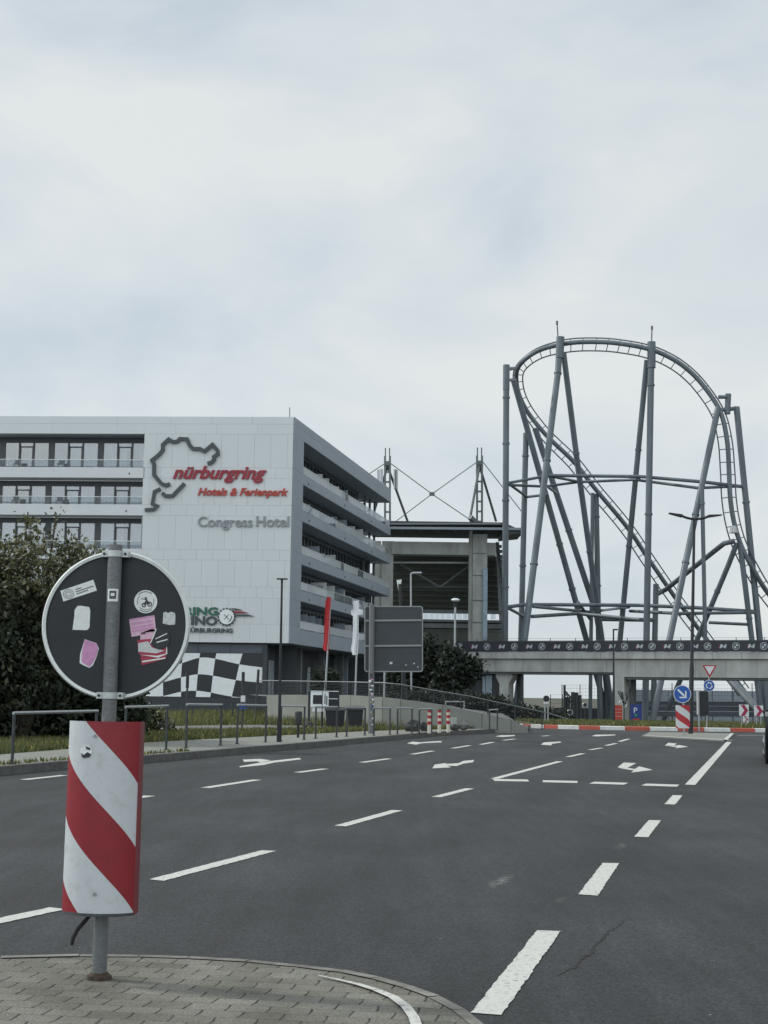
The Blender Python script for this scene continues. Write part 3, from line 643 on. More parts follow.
# ---- the red and white beacon on the same post
def stripe_mat(name, period, k, phase, c_w, c_r):
    m = bpy.data.materials.new(name); m.use_nodes = True; t = m.node_tree; b = t.nodes['Principled BSDF']; lk = t.links.new
    uv = t.nodes.new('ShaderNodeUVMap'); sx = t.nodes.new('ShaderNodeSeparateXYZ'); lk(uv.outputs[0], sx.inputs[0])
    a = t.nodes.new('ShaderNodeMath'); a.operation = 'MULTIPLY_ADD'; a.inputs[1].default_value = -k; lk(sx.outputs[0], a.inputs[0]); lk(sx.outputs[1], a.inputs[2])
    d = t.nodes.new('ShaderNodeMath'); d.operation = 'ADD'; d.inputs[1].default_value = phase+100*period; lk(a.outputs[0], d.inputs[0])
    mo = t.nodes.new('ShaderNodeMath'); mo.operation = 'MODULO'; mo.inputs[1].default_value = period; lk(d.outputs[0], mo.inputs[0])
    gt = t.nodes.new('ShaderNodeMath'); gt.operation = 'GREATER_THAN'; gt.inputs[1].default_value = period/2; lk(mo.outputs[0], gt.inputs[0])
    mx = t.nodes.new('ShaderNodeMix'); mx.data_type = 'RGBA'; mx.inputs[6].default_value = (*c_w, 1); mx.inputs[7].default_value = (*c_r, 1); lk(gt.outputs[0], mx.inputs[0])
    tcn = t.nodes.new('ShaderNodeTexCoord'); n = t.nodes.new('ShaderNodeTexNoise'); n.inputs['Scale'].default_value = 22; n.inputs['Detail'].default_value = 9; n.inputs['Roughness'].default_value = .75; lk(tcn.outputs['Object'], n.inputs['Vector'])
    r = t.nodes.new('ShaderNodeValToRGB'); r.color_ramp.elements[0].position = .3; r.color_ramp.elements[0].color = (.80, .79, .77, 1); r.color_ramp.elements[1].position = .5; r.color_ramp.elements[1].color = (1, 1, 1, 1); lk(n.outputs['Fac'], r.inputs[0])
    x = t.nodes.new('ShaderNodeMix'); x.data_type = 'RGBA'; x.blend_type = 'MULTIPLY'; x.inputs[0].default_value = 1; lk(mx.outputs[2], x.inputs[6]); lk(r.outputs[0], x.inputs[7])
    lk(x.outputs[2], b.inputs['Base Color']); b.inputs['Roughness'].default_value = .42
    return m
def beacon(parent, O, ex, ey, ez, wd, ht, bulge, m, name='striped_panel', n=28, left_turn=.0):
    """convex sheet bulging towards -ey; O = bottom centre; UV: u 0..1 across the unrolled sheet, v metres downwards"""
    pts = []
    for k in range(n+1):
        a = -1+2*k/n; th_ = a*1.15
        x = math.sin(th_)/math.sin(1.15)*wd/2; y = -(math.cos(th_)-math.cos(1.15))/(1-math.cos(1.15))*bulge
        pts.append((x, y))
    me = bpy.data.meshes.new(name); V = []; Fc = []; UV = []
    org = parent.location
    for lay in (0, 1):
        for j in (0, 1):
            for (x, y) in pts: V.append(O+ex*x+ey*(y+lay*.004)+ez*(ht*j)-org)
    def idx(lay, j, k): return lay*2*(n+1)+j*(n+1)+k
    fuv = []
    for k in range(n):
        Fc.append((idx(0, 0, k), idx(0, 0, k+1), idx(0, 1, k+1), idx(0, 1, k))); fuv.append([(k/n, ht), ((k+1)/n, ht), ((k+1)/n, 0), (k/n, 0)])
        Fc.append((idx(1, 1, k), idx(1, 1, k+1), idx(1, 0, k+1), idx(1, 0, k))); fuv.append([(k/n, 0), ((k+1)/n, 0), ((k+1)/n, ht), (k/n, ht)])
        Fc.append((idx(0, 1, k), idx(0, 1, k+1), idx(1, 1, k+1), idx(1, 1, k))); fuv.append([(k/n, 0)]*4)
        Fc.append((idx(1, 0, k), idx(1, 0, k+1), idx(0, 0, k+1), idx(0, 0, k))); fuv.append([(k/n, ht)]*4)
    me.from_pydata(V, [], Fc); ul = me.uv_layers.new(name='UVMap'); i = 0
    for f_ in fuv:
        for u in f_: ul.data[i].uv = u; i += 1
    me.materials.append(m); me.shade_smooth(); me.set_sharp_from_angle(angle=rad(40))
    o = bpy.data.objects.new(name, me); C.objects.link(o); o.parent = parent; return o
cb = onpole(912)
bcn = thing('striped_beacon', 'large curved red and white striped beacon panel bolted to the sign post', 'beacon', cb)
bO = cb+EX*(2.5*S)-EY*.05; hgt = (P(107, 721, YP)-P(99.5, 911, YP)).length
TOPc = onpole(721)
# boundaries (px below the top at left edge): 31, 88, 153 ; slope 92+ px over the width
per = 121*S; mstr = stripe_mat('beacon_stripes', per, 89*S, 0, (.50, .53, .55), (.23, .012, .02))
# v at left edge where white ends: 31px ; white when (v-k*u+phase) mod per < per/2
mstr.node_tree.nodes  # phase: v=31S -> mod = per/2
for nd in mstr.node_tree.nodes:
    if nd.type == 'MATH' and nd.operation == 'ADD': nd.inputs[1].default_value = per/2-31*S+100*per
ez_b = (P(107, 721, YP)-P(99.5, 911, YP)).normalized()
ex_b = (Vector((1, 0, 0))-ez_b*ez_b.x).normalized(); ey_b = ez_b.cross(ex_b)
ang = rad(-7); ex2 = ex_b*math.cos(ang)+ey_b*math.sin(ang); ey2 = ez_b.cross(ex2)
bO = P(101.2, 911, YP)-ey2*.05
bp_ = beacon(bcn, bO, ex2, ey2, ez_b, 71*S, hgt, .065, mstr)
mb = MB()
for nm_, z in (('bottom_cap', -.006), ('top_cap', hgt-.012)):
    mb = MB(); pc = []
    for k in range(13):
        a = -1+2*k/12; th_ = a*1.15; pc.append(bO+ex2*(math.sin(th_)/math.sin(1.15)*71*S/2)+ey2*(-(math.cos(th_)-math.cos(1.15))/(1-math.cos(1.15))*.065-.002)+ez_b*z)
    mb.prism(pc+[bO+ex2*(71*S/2)+ey2*.05+ez_b*z, bO-ex2*(71*S/2)+ey2*.02+ez_b*z], ez_b*.012)
    if nm_ == 'bottom_cap': mb.build(nm_, mat('beacon_edge', (.05, .055, .06), .7, var=.4, vscale=30), bcn, smooth=False)
for z in (.12, hgt-.12):
    mb = MB(); mb.obox(bO, ex2, ey2, -.05, .05, -.03, .02, z, z+.03); mb.build('bracket', M_steel, bcn, smooth=False)
# reflective flange on the right side
mb = MB(); a0 = bO+ex2*(71*S/2)
mb.hexa([a0+ey2*.0, a0+ex2*.006+ey2*.0, a0+ex2*.006+ey2*.05, a0+ey2*.05], [q+ez_b*hgt for q in [a0+ey2*.0, a0+ex2*.006+ey2*.0, a0+ex2*.006+ey2*.05, a0+ey2*.05]])
mb.build('side_flange', mat('beacon_flange', (.16, .02, .025), .5), bcn, smooth=False)
for (bx_, by_) in ((104, 735), (104, 890)):
    q = P(bx_, by_, YP)-ey2*.118; mb = MB(); mb.tube([q, q-ey2*.008], .007, 6); mb.build('bolt', M_steel, bp_)
# torn chrome sticker on it
bo2 = bO-ey2*.055
def bp2(px, py, l=0.0):
    q = PL(px, py, bo2, ey2); x = max(-1, min(1, (q-bO).dot(ex2)/(71*S/2)))
    th_ = math.asin(x*math.sin(1.15)); y = -(math.cos(th_)-math.cos(1.15))/(1-math.cos(1.15))*.065
    q = q+ey2*(y-(q-bO).dot(ey2)); return q-ey2*(.0012+l)
mb = MB(); cS = (86.5, 751)
mb.prism([bp2(x, y, .001) for x, y in circ(cS[0], cS[1], 6.4, 20)], ey2*.0006); mb.cur = 1
mb.prism([bp2(x, y, .002) for x, y in [(81, 753), (84, 755), (88, 752), (92, 754), (90, 757), (85, 758), (82, 757)]], ey2*.0006)
mb.prism([bp2(x, y, .002) for x, y in [(86, 746), (91, 748), (91, 750), (87, 749)]], ey2*.0006)
mb.build('sticker', [M_signwhite, M_black], bp_, smooth=False, label='round half torn white sticker')
mb = MB(); mb.tube([P(91, 905, YP-.03), P(91, 914, YP-.03), P(85, 921, YP-.04), P(77, 930, YP-.05), P(73, 938, YP-.05), P(71.5, 945, YP-.05)], [.008, .008, .0085, .009, .009, .007], 10)
mb.build('cable', M_rubber, bcn)
# ================================================================== LARGE STRUCTURES
# ---- hotel : two facades meeting at a corner
Zroof = P(294, 417, 115).z
c0 = P(294, 417, 115); fL = P(0, 417, 116.4); fR = P(390.5, 491, 156)
O = Vector((c0.x, c0.y, 0))
eF = Vector((fL.x-c0.x, fL.y-c0.y, 0)).normalized(); nF = Vector((eF.y, -eF.x, 0));
if nF.y > 0: nF = -nF
eS = Vector((fR.x-c0.x, fR.y-c0.y, 0)); LS = eS.length; eS.normalize(); nS = Vector((eS.y, -eS.x, 0))
if nS.x < 0: nS = -nS
def uzF(px, py):
    p = PL(px, py, O, nF); return (p-O).dot(eF), p.z
def uzS(px, py):
    p = PL(px, py, O, nS); return (p-O).dot(eS), p.z
KZ = Vector((0, 0, 1))
hotel = thing('hotel', 'white six storey hotel with balconies and big lettering on its blank gable wall', 'hotel', O+eF*20)
zR = Zroof; zRb = uzF(143, 434)[1]
zt = [uzF(143, y)[1] for y in (467.6, 504.6)]; zb = [uzF(143, y)[1] for y in (478, 515.5)]
zt += [uzF(143, 549)[1], uzF(143, 586)[1], uzF(143, 623)[1]]; zb += [uzF(143, 559.5)[1], uzF(143, 597)[1], uzF(143, 641.5)[1]]
Z0 = -2.2; zB = zb[4]
uO = uzF(143.5, 470)[0]            # right edge of the balcony openings
UL = uO+16.4                        # left end, past the picture
REC = 1.7
# gable wall with panel joints, corner u=0 .. uO
rows = [zR, zR-.62, zRb]; 
for a, b_ in zip(zt, zb): rows += [a, b_]
mb = MB()
def panels(mb, org, e, n, u0, u1, z0, z1, wd, off, th=.06, gap=.005):
    u = u0-off
    while u < u1:
        a, b_ = max(u, u0), min(u+wd, u1)
        if b_-a > .1: mb.obox(org, e, n, a+gap, b_-gap, -.02, th, z0+gap, z1-gap)
        u += wd
for i in range(len(rows)-1):
    panels(mb, O, eF, nF, 0.02, uO, rows[i+1], rows[i], 1.36 if i > 1 else 3.4, (i % 3)*.45)
mb.build('wall', M_white, hotel, smooth=False)
mb = MB(); mb.obox(O, eF, nF, .0, uO, -.5, -.02, zB, zR-.01); mb.build('wall_core', M_let, hotel, smooth=False)
# roof band over the balconies, left part
mb = MB(); panels(mb, O, eF, nF, uO, UL, zR-.62, zR, 5.5, 3.2); panels(mb, O, eF, nF, uO, UL, zRb, zR-.62, 5.5, 3.2)
mb.obox(O, eF, nF, uO, UL, -.5, -.02, zRb+.002, zR-.01)
mb.obox(O, eF, nF, uO, UL, -9, -.5, zR-.45, zR-.12)
mb.build('parapet', M_white, hotel, smooth=False)
mb = MB(); mb.obox(O, eF, nF, uO, UL, -REC-.2, -.5, zRb+.01, zRb+.3); mb.build('soffit', M_soffit, hotel, smooth=False)
# floors: balcony slabs, recessed glazing, rails
tops = [zRb]+zb[:4]      # ceiling of each storey
flo = zt                 # floor of each storey
for i in range(5):
    mb = MB(); mb.obox(O, eF, nF, uO-.02, UL, -REC, .05, zb[i], zt[i]); s_ = mb.build('balcony_slab', M_slab, hotel, smooth=False)
    cz, fz = tops[i], flo[i]
    mb = MB(); mb.obox(O, eF, nF, uO, UL, -REC-.25, -REC-.1, cz-.45, cz)                       # dark transom band
    bay = 4.19; k = 0; u = uO+.15+ (0 if i % 2 == 0 else .12)
    wins = []
    while u < UL:
        wins += [(u, u+1.22, 0), (u+1.34, u+2.44, 1), (u+2.56, u+3.72, 0)]
        mb.obox(O, eF, nF, u+3.72, u+bay, -REC-.25, -REC-.05, fz, cz-.45)
        for a in (u+1.22, u+2.44): mb.obox(O, eF, nF, a, a+.12, -REC-.25, -REC-.08, fz, cz-.45)
        u += bay
    mb.obox(O, eF, nF, uO-.0, uO+.15, -REC-.25, -REC-.05, fz, cz-.45)
    mb.build('window_frame', M_frame, hotel, smooth=False)
    for (a, b_, door) in wins:
        if a > UL-1: continue
        w_ = MB(); w_.obox(O, eF, nF, a, b_, -REC-.2, -REC-.18, fz+.02, cz-.45)
        wo = w_.build('window', M_glass, hotel, smooth=False)
        # curtain folds behind
        if random.random() < .72:
            cu = MB(); fr = random.choice([1, 1, 1, .6]); nfold = 18; span = (b_-a)*fr; st = a if random.random() < .5 else b_-span
            pv = None
            for q in range(nfold+1):
                uu = st+span*q/nfold; dd = -REC-.42+.05*math.sin(q*1.9)
                p0 = O+eF*uu+nF*dd
                if pv is not None: cu.add([drop(pv, fz+.05), drop(p0, fz+.05), drop(p0, cz-.5), drop(pv, cz-.5)], [(0, 1, 2, 3)])
                pv = p0
            cu.build('curtain', M_curtain, wo)
        if door:
            d_ = MB(); d_.obox(O, eF, nF, a, b_, -REC-.19, -REC-.12, cz-.85, cz-.75)
            d_.obox(O, eF, nF, a, a+.07, -REC-.19, -REC-.12, fz+.0, cz-.75); d_.obox(O, eF, nF, b_-.07, b_, -REC-.19, -REC-.12, fz, cz-.75); d_.build('frame', M_frame, wo, smooth=False)
    mb = MB(); mb.obox(O, eF, nF, uO, UL, -REC-3.5, -REC-3.3, fz, cz); mb.obox(O, eF, nF, uO, UL, -REC-3.5, -REC-.26, cz-.03, cz-.01); mb.obox(O, eF, nF, uO, UL, -REC-3.3, -REC-.26, fz+.0, fz+.015)
    mb.build('room', M_room, hotel, smooth=False)
    mb = MB(); rh = .62
    u = uO+.02
    while u < UL-.2:
        mb.obox(O, eF, nF, u+.02, min(u+1.9, UL)-.02, -.03, -.015, fz+.06, fz+rh); u += 1.9
    mb.build('balcony_glass', M_railglass, hotel, smooth=False)
    mb = MB(); mb.obox(O, eF, nF, uO, UL, -.05, .0, fz+rh, fz+rh+.045)
    mb.build('handrail', M_rim, hotel, smooth=False)
    # partition and balcony furniture
    for uu in (uO+.02,): 
        mb = MB(); mb.obox(O, eF, nF, uu-.02, uu, -REC, -.06, fz, cz); mb.build('side_panel', M_side, hotel, smooth=False)
    if i in (0, 1):
        for uu in (uO+6.9, uO+10.6):
            mb = MB()
            mb.obox(O, eF, nF, uu, uu+.5, -1.0, -.55, fz+.36, fz+.41)
            for a, b_ in ((0, -1), (.46, -1), (0, -.59), (.46, -.59)): mb.obox(O, eF, nF, uu+a, uu+a+.04, b_, b_+.04, fz, fz+.36)
            mb.obox(O, eF, nF, uu, uu+.5, -1.04, -1.0, fz+.36, fz+.75); mb.build('balcony_chair', M_frame, hotel, smooth=False)
    # round lamp in the fascia
    mb = MB(); c = O+eF*(uO+1.15+.15*i)+nF*.05+KZ*(zb[i]+.35); mb.disc(c+nF*.01, nF, .07, .06, 12); mb.build('fascia_lamp', M_black, hotel)

# side facade
M_railglass2 = glass_mat('rail_glass_clear', (0.75, 0.8, 0.83), 0.15, op=.08)
T2 = []
mb = MB(); uS0 = uzS(302.2, 500)[0]; uEnd = LS
# strip at the corner
zz_ = [zR, zR-.62, zRb]
for a, b_ in zip(zt, zb): zz_ += [a, b_]
for i in range(len(zz_)-1): panels(mb, O, eS, nS, .02, uS0 if i > 1 else LS, zz_[i+1], zz_[i], 9.5 if i <= 1 else 3, 3.3)
mb.obox(O, eS, nS, 0, uS0, -.5, -.02, zB, zR-.01); mb.obox(O, eS, nS, 0, LS, -.5, -.02, zRb+.002, zR-.01); mb.obox(O, eS, nS, 0, LS, -9, -.5, zRb+.1, zR-.2)
mb.build('side_wall', M_side, hotel, smooth=False)
mb = MB(); mb.obox(O, eS, nS, uS0, LS, -2.6, -.02, zRb-.02, zRb); mb.build('soffit', M_soffit, hotel, smooth=False)
RS = 1.7
for i in range(5):
    uW = LS*(.80, .86, .93, .97, .97)[i]
    mb = MB(); 
    z0, z1 = (zb[i], zt[i]) if i < 4 else (zB, zB+1.25)
    u = uS0
    while u < LS:
        mb.obox(O, eS, nS, u+.01, min(u+5.2, LS)-.01, -RS-3.45, .06, z0, z1); u += 5.2
    mb.build('balcony_slab', M_side, hotel, smooth=False)
    cz, fz = tops[i], (zt[i] if i < 4 else zB+1.25)
    # underside a shade darker as its own lining
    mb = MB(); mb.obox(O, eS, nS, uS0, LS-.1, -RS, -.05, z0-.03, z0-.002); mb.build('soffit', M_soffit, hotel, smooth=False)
    mb = MB(); mb.obox(O, eS, nS, uS0, uW, -RS-.3, -RS-.12, cz-.4, cz-.04)
    u = uS0; wins = []
    while u < uW-.6:
        mb.obox(O, eS, nS, u, u+.14, -RS-.3, -RS-.06, fz, cz-.4); wins.append((u+.14, u+1.3)); u += 1.3
    mb.build('window_frame', M_frame, hotel, smooth=False)
    for k, (a, b_) in enumerate(wins):
        w_ = MB(); w_.obox(O, eS, nS, a, b_, -RS-.2, -RS-.18, fz+.02, cz-.4); wo = w_.build('window', M_glass, hotel, smooth=False)
        if random.random() < (.5 if i < 2 else .75):
            cu = MB(); st = a+random.uniform(.0, .5); cu.obox(O, eS, nS, st, st+random.uniform(.25, .6), -RS-.5, -RS-.45, fz+.05, cz-.45); cu.build('curtain', M_curtain, wo, smooth=False)
    mb = MB(); mb.obox(O, eS, nS, uS0, uW, -RS-3.5, -RS-3.3, fz, cz); mb.obox(O, eS, nS, uW-.2, uW, -RS-3.3, -RS-.0, fz, cz-.04); mb.build('room', M_room, hotel, smooth=False)
    u = uS0+.05; rh = .70
    while u < LS-.3:
        ln_ = random.choice([1.25, 2.5, 2.5, 5.0]); mb = MB(); q_ = u
        while q_ < min(u+ln_, LS-.1)-.2: mb.obox(O, eS, nS, q_+.02, min(q_+1.25, LS)-.02, -.06, -.045, fz+.08, fz+rh); q_ += 1.25
        mb.build('balcony_glass', random.choice([M_sideglass, M_sideglass, M_railglass2]), hotel, smooth=False); u += ln_
    mb = MB(); mb.obox(O, eS, nS, uS0, LS, -.08, -.03, fz+rh, fz+rh+.04); u = uS0+.05
    mb.build('handrail', M_rim, hotel, smooth=False)
    # pale privacy screens between balconies
    u = uS0+1.6
    while u < uW:
        if random.random() < .75:
            mb = MB(); mb.obox(O, eS, nS, u, u+.05, -RS-.1, -.35-random.uniform(0, .6), fz+.02, fz+random.choice([.9, 1.1, 1.5])); mb.build('privacy_screen', M_flagwhite if random.random() < .5 else M_side, hotel, smooth=False)
        u += random.choice([1.3, 2.6, 2.6])
    # open corner posts at the far end
    for uu in (LS-1.0, LS-3.6, LS-6.2):
        mb = MB(); mb.obox(O, eS, nS, uu, uu+.22, -RS, -RS+.22, fz, cz); mb.build('corner_post', M_truss, hotel, smooth=False)
    for uu in (LS*.12, LS*.45, LS*.75):
        if i < 4:
            mb = MB(); c = O+eS*(uu+i*.4)+nS*.06+KZ*(zb[i]+.3); mb.disc(c+nS*.01, nS, .09, .07, 10); mb.build('fascia_lamp', M_black, hotel)
# end wall of the far side (closing the block) and roof
mb = MB(); mb.obox(O+eS*LS*.8, eF, eS, 2.6, uO+2, 0, .3, Z0, zR-.3)
rp = [O+eF*.3+eS*.3, O+eS*(LS-.3)+eF*.4, O+eS*(LS-.3)+eF*18, O+eF*(UL-.3)+eS*16, O+eF*(UL-.3)+eS*.4]
mb.prism([drop(q, zR-.5) for q in rp], Vector((0, 0, .25))); mb.build('roof', M_soffit, hotel, smooth=False)
# aerial on the corner
mb = MB(); a = P(289.5, 418, 115.5); mb.tube([a-KZ*.3, a+KZ*.9], .03, 6); mb.build('aerial', M_pole, hotel)
# ground floor: dark base, checker mural, entrance
zm0, zm1 = uzF(200, 697)[1], uzF(200, 653)[1]; uMR = uzF(262, 670)[0]
mb = MB(); mb.obox(O, eF, nF, uMR, UL, -.9, -.45, Z0, zB-.02)
mb.obox(O, eF, nF, uMR-.35, uMR, -1.2, -.25, Z0, zB-.02)
mb.build('base_wall', M_darkwall, hotel, smooth=False)
mb = MB(); mb.obox(O, eF, nF, 0.1, UL, -9, -.1, zB+.003, zB+.1); mb.build('soffit', M_soffit, hotel, smooth=False)
mb = MB(); u = uMR+.05
while u < UL: mb.obox(O, eF, nF, u, u+2.6, -.45, -.40, zm1+.05, zB-.12); u += 2.65
mb.build('cladding_panel', mat('blue_grey_panel', (.07, .085, .11), .45), hotel, smooth=False)
# checker mural: a waving flag pattern of skewed squares
def mural():
    w_ = MB()
    # grid[row][col]: rows = top clip, H1, H2, H3, bottom ; columns from the right edge leftwards
    g = [[(266, 651), (243, 649), (217, 646), (200.5, 646), (182, 648), (164, 652), (146, 655), (128, 656), (110, 654), (92, 652)],
         [(264, 667.6), (238.6, 664.2), (214.4, 658.6), (198.5, 657.6), (181, 663), (163, 668), (145, 670), (127, 669), (109, 667), (91, 665)],
         [(263, 682.8), (235, 680), (212, 675.6), (196.8, 674.3), (180, 677.3), (162, 682), (144, 684), (126, 683), (108, 681), (90, 680)],
         [(262, 698.8), (231, 696.5), (210, 692.6), (195.4, 690.8), (180, 691.8), (162, 696), (144, 698), (126, 697), (108, 696), (90, 695)],
         [(261, 714), (228, 712), (208, 708), (194, 706), (180, 706), (162, 710), (144, 712), (126, 712), (108, 711), (90, 710)]]
    def cm(p, i, t):
        a, b_, c, d = p[max(i-1, 0)], p[i], p[min(i+1, len(p)-1)], p[min(i+2, len(p)-1)]
        return tuple(.5*(2*b_[k]+(c[k]-a[k])*t+(2*a[k]-5*b_[k]+4*c[k]-d[k])*t*t+(3*b_[k]-a[k]-3*c[k]+d[k])*t**3) for k in (0, 1))
    for r in range(4):
        for c in range(9):
            if (r+c) % 2 == 0: continue
            q = [cm(g[r], c, k/6) for k in range(6)]+[cm([row_[c+1] for row_ in g], r, k/6) for k in range(6)]+[cm(g[r+1], c, 1-k/6) for k in range(6)]+[cm([row_[c] for row_ in g], r, 1-k/6) for k in range(6)]
            q_old = []
            for (a, b_) in (((r, c), (r, c+1)), ((r, c+1), (r+1, c+1)), ((r+1, c+1), (r+1, c)), ((r+1, c), (r, c))):
                for k in range(4):
                    pa, pb_ = g[a[0]][a[1]], g[b_[0]][b_[1]]; q_old.append((pa[0]+(pb_[0]-pa[0])*k/4, pa[1]+(pb_[1]-pa[1])*k/4))
            uv = [uzF(x, y) for x, y in q]; uv = [(max(uMR+.03, u), max(zm0, min(zm1, z))) for u, z in uv]
            w_.poly([O+eF*u+nF*-.415+KZ*z for u, z in uv][::-1])
    return w_
mb = MB(); mb.obox(O, eF, nF, uMR+.02, UL, -.445, -.425, zm0-.02, zm1+.02); mur = mb.build('mural', M_black, hotel, smooth=False)
mural().build('mural_squares', M_paperwhite, mur, smooth=False)
# entrance recess right of the mural, under the overhang
mb = MB(); mb.obox(O, eF, nF, 0.0, uMR-.35, -5.2, -5.0, Z0, zB); mb.obox(O, eS, nS, 5, LS-4, -4.2, -4.0, Z0, zB); mb.build('base_wall', M_darkwall, hotel, smooth=False)
mb = MB(); k = 0
a0 = uzF(280, 680)[0]
pa = O+eS*3.0-nS*2.6
mb.obox(O, eS, nS, 3.0, 9.6, -2.62, -2.5, 1.05, 3.9); art = mb.build('entrance_panel', mat('art_panel', (.34, .38, .42), .5, var=.25, vscale=1.2), hotel, smooth=False)
mb = MB(); rng = random.Random(5)
for (uu, z_) in [(5.6, 3.5), (6.6, 3.4), (7.7, 3.5), (8.6, 3.3), (7.0, 2.9), (8.2, 2.7), (8.0, 2.2), (8.6, 1.9), (6.9, 2.4), (7.4, 3.15)]:
    pts = [O+eS*(uu+math.cos(t)*rng.uniform(.18, .42))+nS*-2.49+KZ*(z_+math.sin(t)*rng.uniform(.1, .24)) for t in [2*math.pi*j/9 for j in range(9)]]; mb.poly(pts)
mb.build('panel_print', M_black, art, smooth=False)
mb = MB(); q0 = P(338, 690, 158); q1 = P(402, 690, 158); mb.box(q0.x, q1.x, 158, 160, Z0, zB+.2); mb.build('link_wall', M_darkwall, hotel, smooth=False)
for (u0, u1) in ((13.5, 15.0), (16.0, 17.5), (21.5, 22.7)):
    mb = MB(); mb.obox(O, eS, nS, u0, u1, -3.95, -3.9, .9, 3.7); mb.build('entrance_glazing', mat('bright_glazing', (.55, .62, .66), .2), hotel, smooth=False)
for uu in (10.5, 19.0, 27.0):
    mb = MB(); mb.obox(O, eS, nS, uu, uu+.5, -2.2, -1.7, Z0, zB); mb.build('pillar', M_concd, hotel, smooth=False)

# lettering on the gable
def letters(txt, x0, x1, ytop, ybot, m, name, shear=0., bold=.0, th=.09, label=None, ym=None):
    u0, z0 = uzF(x0, ybot); u1, z1 = uzF(x1, ytop)
    mb = MB(); mb.text(txt, O+eF*u0+nF*.11+KZ*z0, -eF, KZ, nF, abs(u0-u1), z1-z0, th, shear, bold)
    return mb.build(name, m, hotel, smooth=False, label=label)
letters('nürburgring', 173, 267, 466.5, 483, M_red, 'wall_lettering', .32, .034, label='large dark red nürburgring lettering')
letters('Hotels & Ferienpark', 198, 288.5, 488.5, 498, M_orange, 'wall_lettering', .28, .028, label='orange red Hotels & Ferienpark lettering')
letters('Congress', 198, 253, 517, 530, M_let, 'wall_lettering', 0, .012, label='grey Congress lettering')
letters('Hotel', 256.5, 289.5, 516.5, 526.9, M_let, 'wall_lettering', 0, .012, label='grey Hotel lettering')
letters('RING', 184.5, 218.5, 607.3, 615.3, M_green, 'wall_lettering', 0, .035, label='green RING lettering')
letters('CASINO', 165, 217.8, 616.3, 625, M_let2, 'wall_lettering', 0, .035, label='dark CASINO lettering')
letters('AM', 172, 182, 628.6, 632.4, M_let2, 'wall_lettering', 0, .02, label='small dark AM lettering')
letters('NÜRBURGRING', 186, 233, 627.4, 632.4, M_let2, 'wall_lettering', 0, .02, label='small dark NÜRBURGRING lettering')
# circuit outline
def outline(pts, wd=.27, nm='circuit_outline'):
    q = [uzF(140+x/4.8, 420+y/4.8) for x, y in pts]
    P2 = [Vector((u, z)) for u, z in q]; lf, rg = [], []
    for i, p in enumerate(P2):
        d0 = (P2[i]-P2[i-1]).normalized() if i > 0 else (P2[1]-P2[0]).normalized(); d1 = (P2[i+1]-P2[i]).normalized() if i < len(P2)-1 else d0
        t = (d0+d1).normalized(); n = Vector((-t.y, t.x)); k = wd/2/max(.5, n.dot(Vector((-d0.y, d0.x)))); lf.append(p+n*k); rg.append(p-n*k)
    mb = MB(); nn_ = nF
    for i in range(len(P2)-1):
        a = [lf[i], lf[i+1], rg[i+1], rg[i]]; mb.hexa([O+eF*v.x+KZ*v.y+nn_*.11 for v in a], [O+eF*v.x+KZ*v.y+nn_*.26 for v in a])
    return mb.build(nm, M_let2, hotel, smooth=False)
outline([(326, 210), (345, 206), (358, 192), (356, 178), (376, 166), (374, 148), (350, 120), (312, 152), (290, 140), (256, 140), (240, 122), (228, 94), (194, 92), (180, 106), (158, 106), (140, 94), (112, 120), (112, 146), (92, 170), (60, 195), (70, 215), (70, 265), (104, 306), (126, 316), (146, 308)], .30)
outline([(26, 433), (70, 430), (84, 414), (62, 404), (72, 345), (100, 332)], .27); outline([(108, 352), (126, 366), (158, 366), (216, 306)], .29)
# casino chip and speed lines
uc, zc = uzF(227, 617); cO = O+eF*uc+KZ*zc
mb = MB(); mb.disc(cO+nF*.18, nF, .60, .12, 32); chip = mb.build('casino_chip', M_paperwhite, hotel)
mb = MB()
for k in range(16):
    a = 2*math.pi*k/16; d = -eF*math.cos(a)+KZ*math.sin(a); t = -eF*-math.sin(a)+KZ*math.cos(a)
    q = [cO+nF*.12+d*.60+t*.06, cO+nF*.12+d*.74+t*.08, cO+nF*.12+d*.74-t*.08, cO+nF*.12+d*.60-t*.06]; mb.prism(q, nF*.1)
for d1, d2 in (((-.2, -.2), (.2, .2)), ((-.2, .2), (.2, -.2))):
    p0 = cO+nF*.245-eF*d1[0]+KZ*d1[1]; p1 = cO+nF*.245-eF*d2[0]+KZ*d2[1]; mb.bar(p0, p1, .04)
mb.tube([cO+nF*.25-eF*(.42*math.cos(a))+KZ*(.42*math.sin(a)) for a in [-1.1, -.8, -.4, 0, .25]], .035, 6)
mb.build('chip_mark', M_let2, chip, smooth=False)
for (y0, y1, x1, mm) in ((608.3, 610.2, 243, M_let2), (611.3, 613.2, 249, M_red), (614.4, 616.2, 254.5, M_let2)):
    pts = [O+eF*uzF(x, y)[0]+KZ*uzF(x, y)[1]+nF*.1 for x, y in ((231+(y0-608)*.7, y0), (x1-6, y0+.3), (x1, y1), (235, y1))]
    mb = MB(); mb.prism(pts, nF*.1); mb.build('speed_line', mm, hotel, smooth=False)

# ------------------------------------------------------------------ far structures by pixel box at a depth
def pbox(mb, x0, y0, x1, y1, Y, dp):
    a = P(x0, y0, Y); b = P(x1, y0, Y); c = P(x1, y1, Y); d = P(x0, y1, Y)
    z0 = (c.z+d.z)/2; z1 = (a.z+b.z)/2; xa = (a.x+d.x)/2; xb = (b.x+c.x)/2
    mb.box(xa, xb, Y, Y+dp, z0, z1)
YG = 172
st = thing('grandstand', 'concrete grandstand seen from behind with a cable stayed dark roof', 'grandstand', Vector((4, YG+10, -2)))
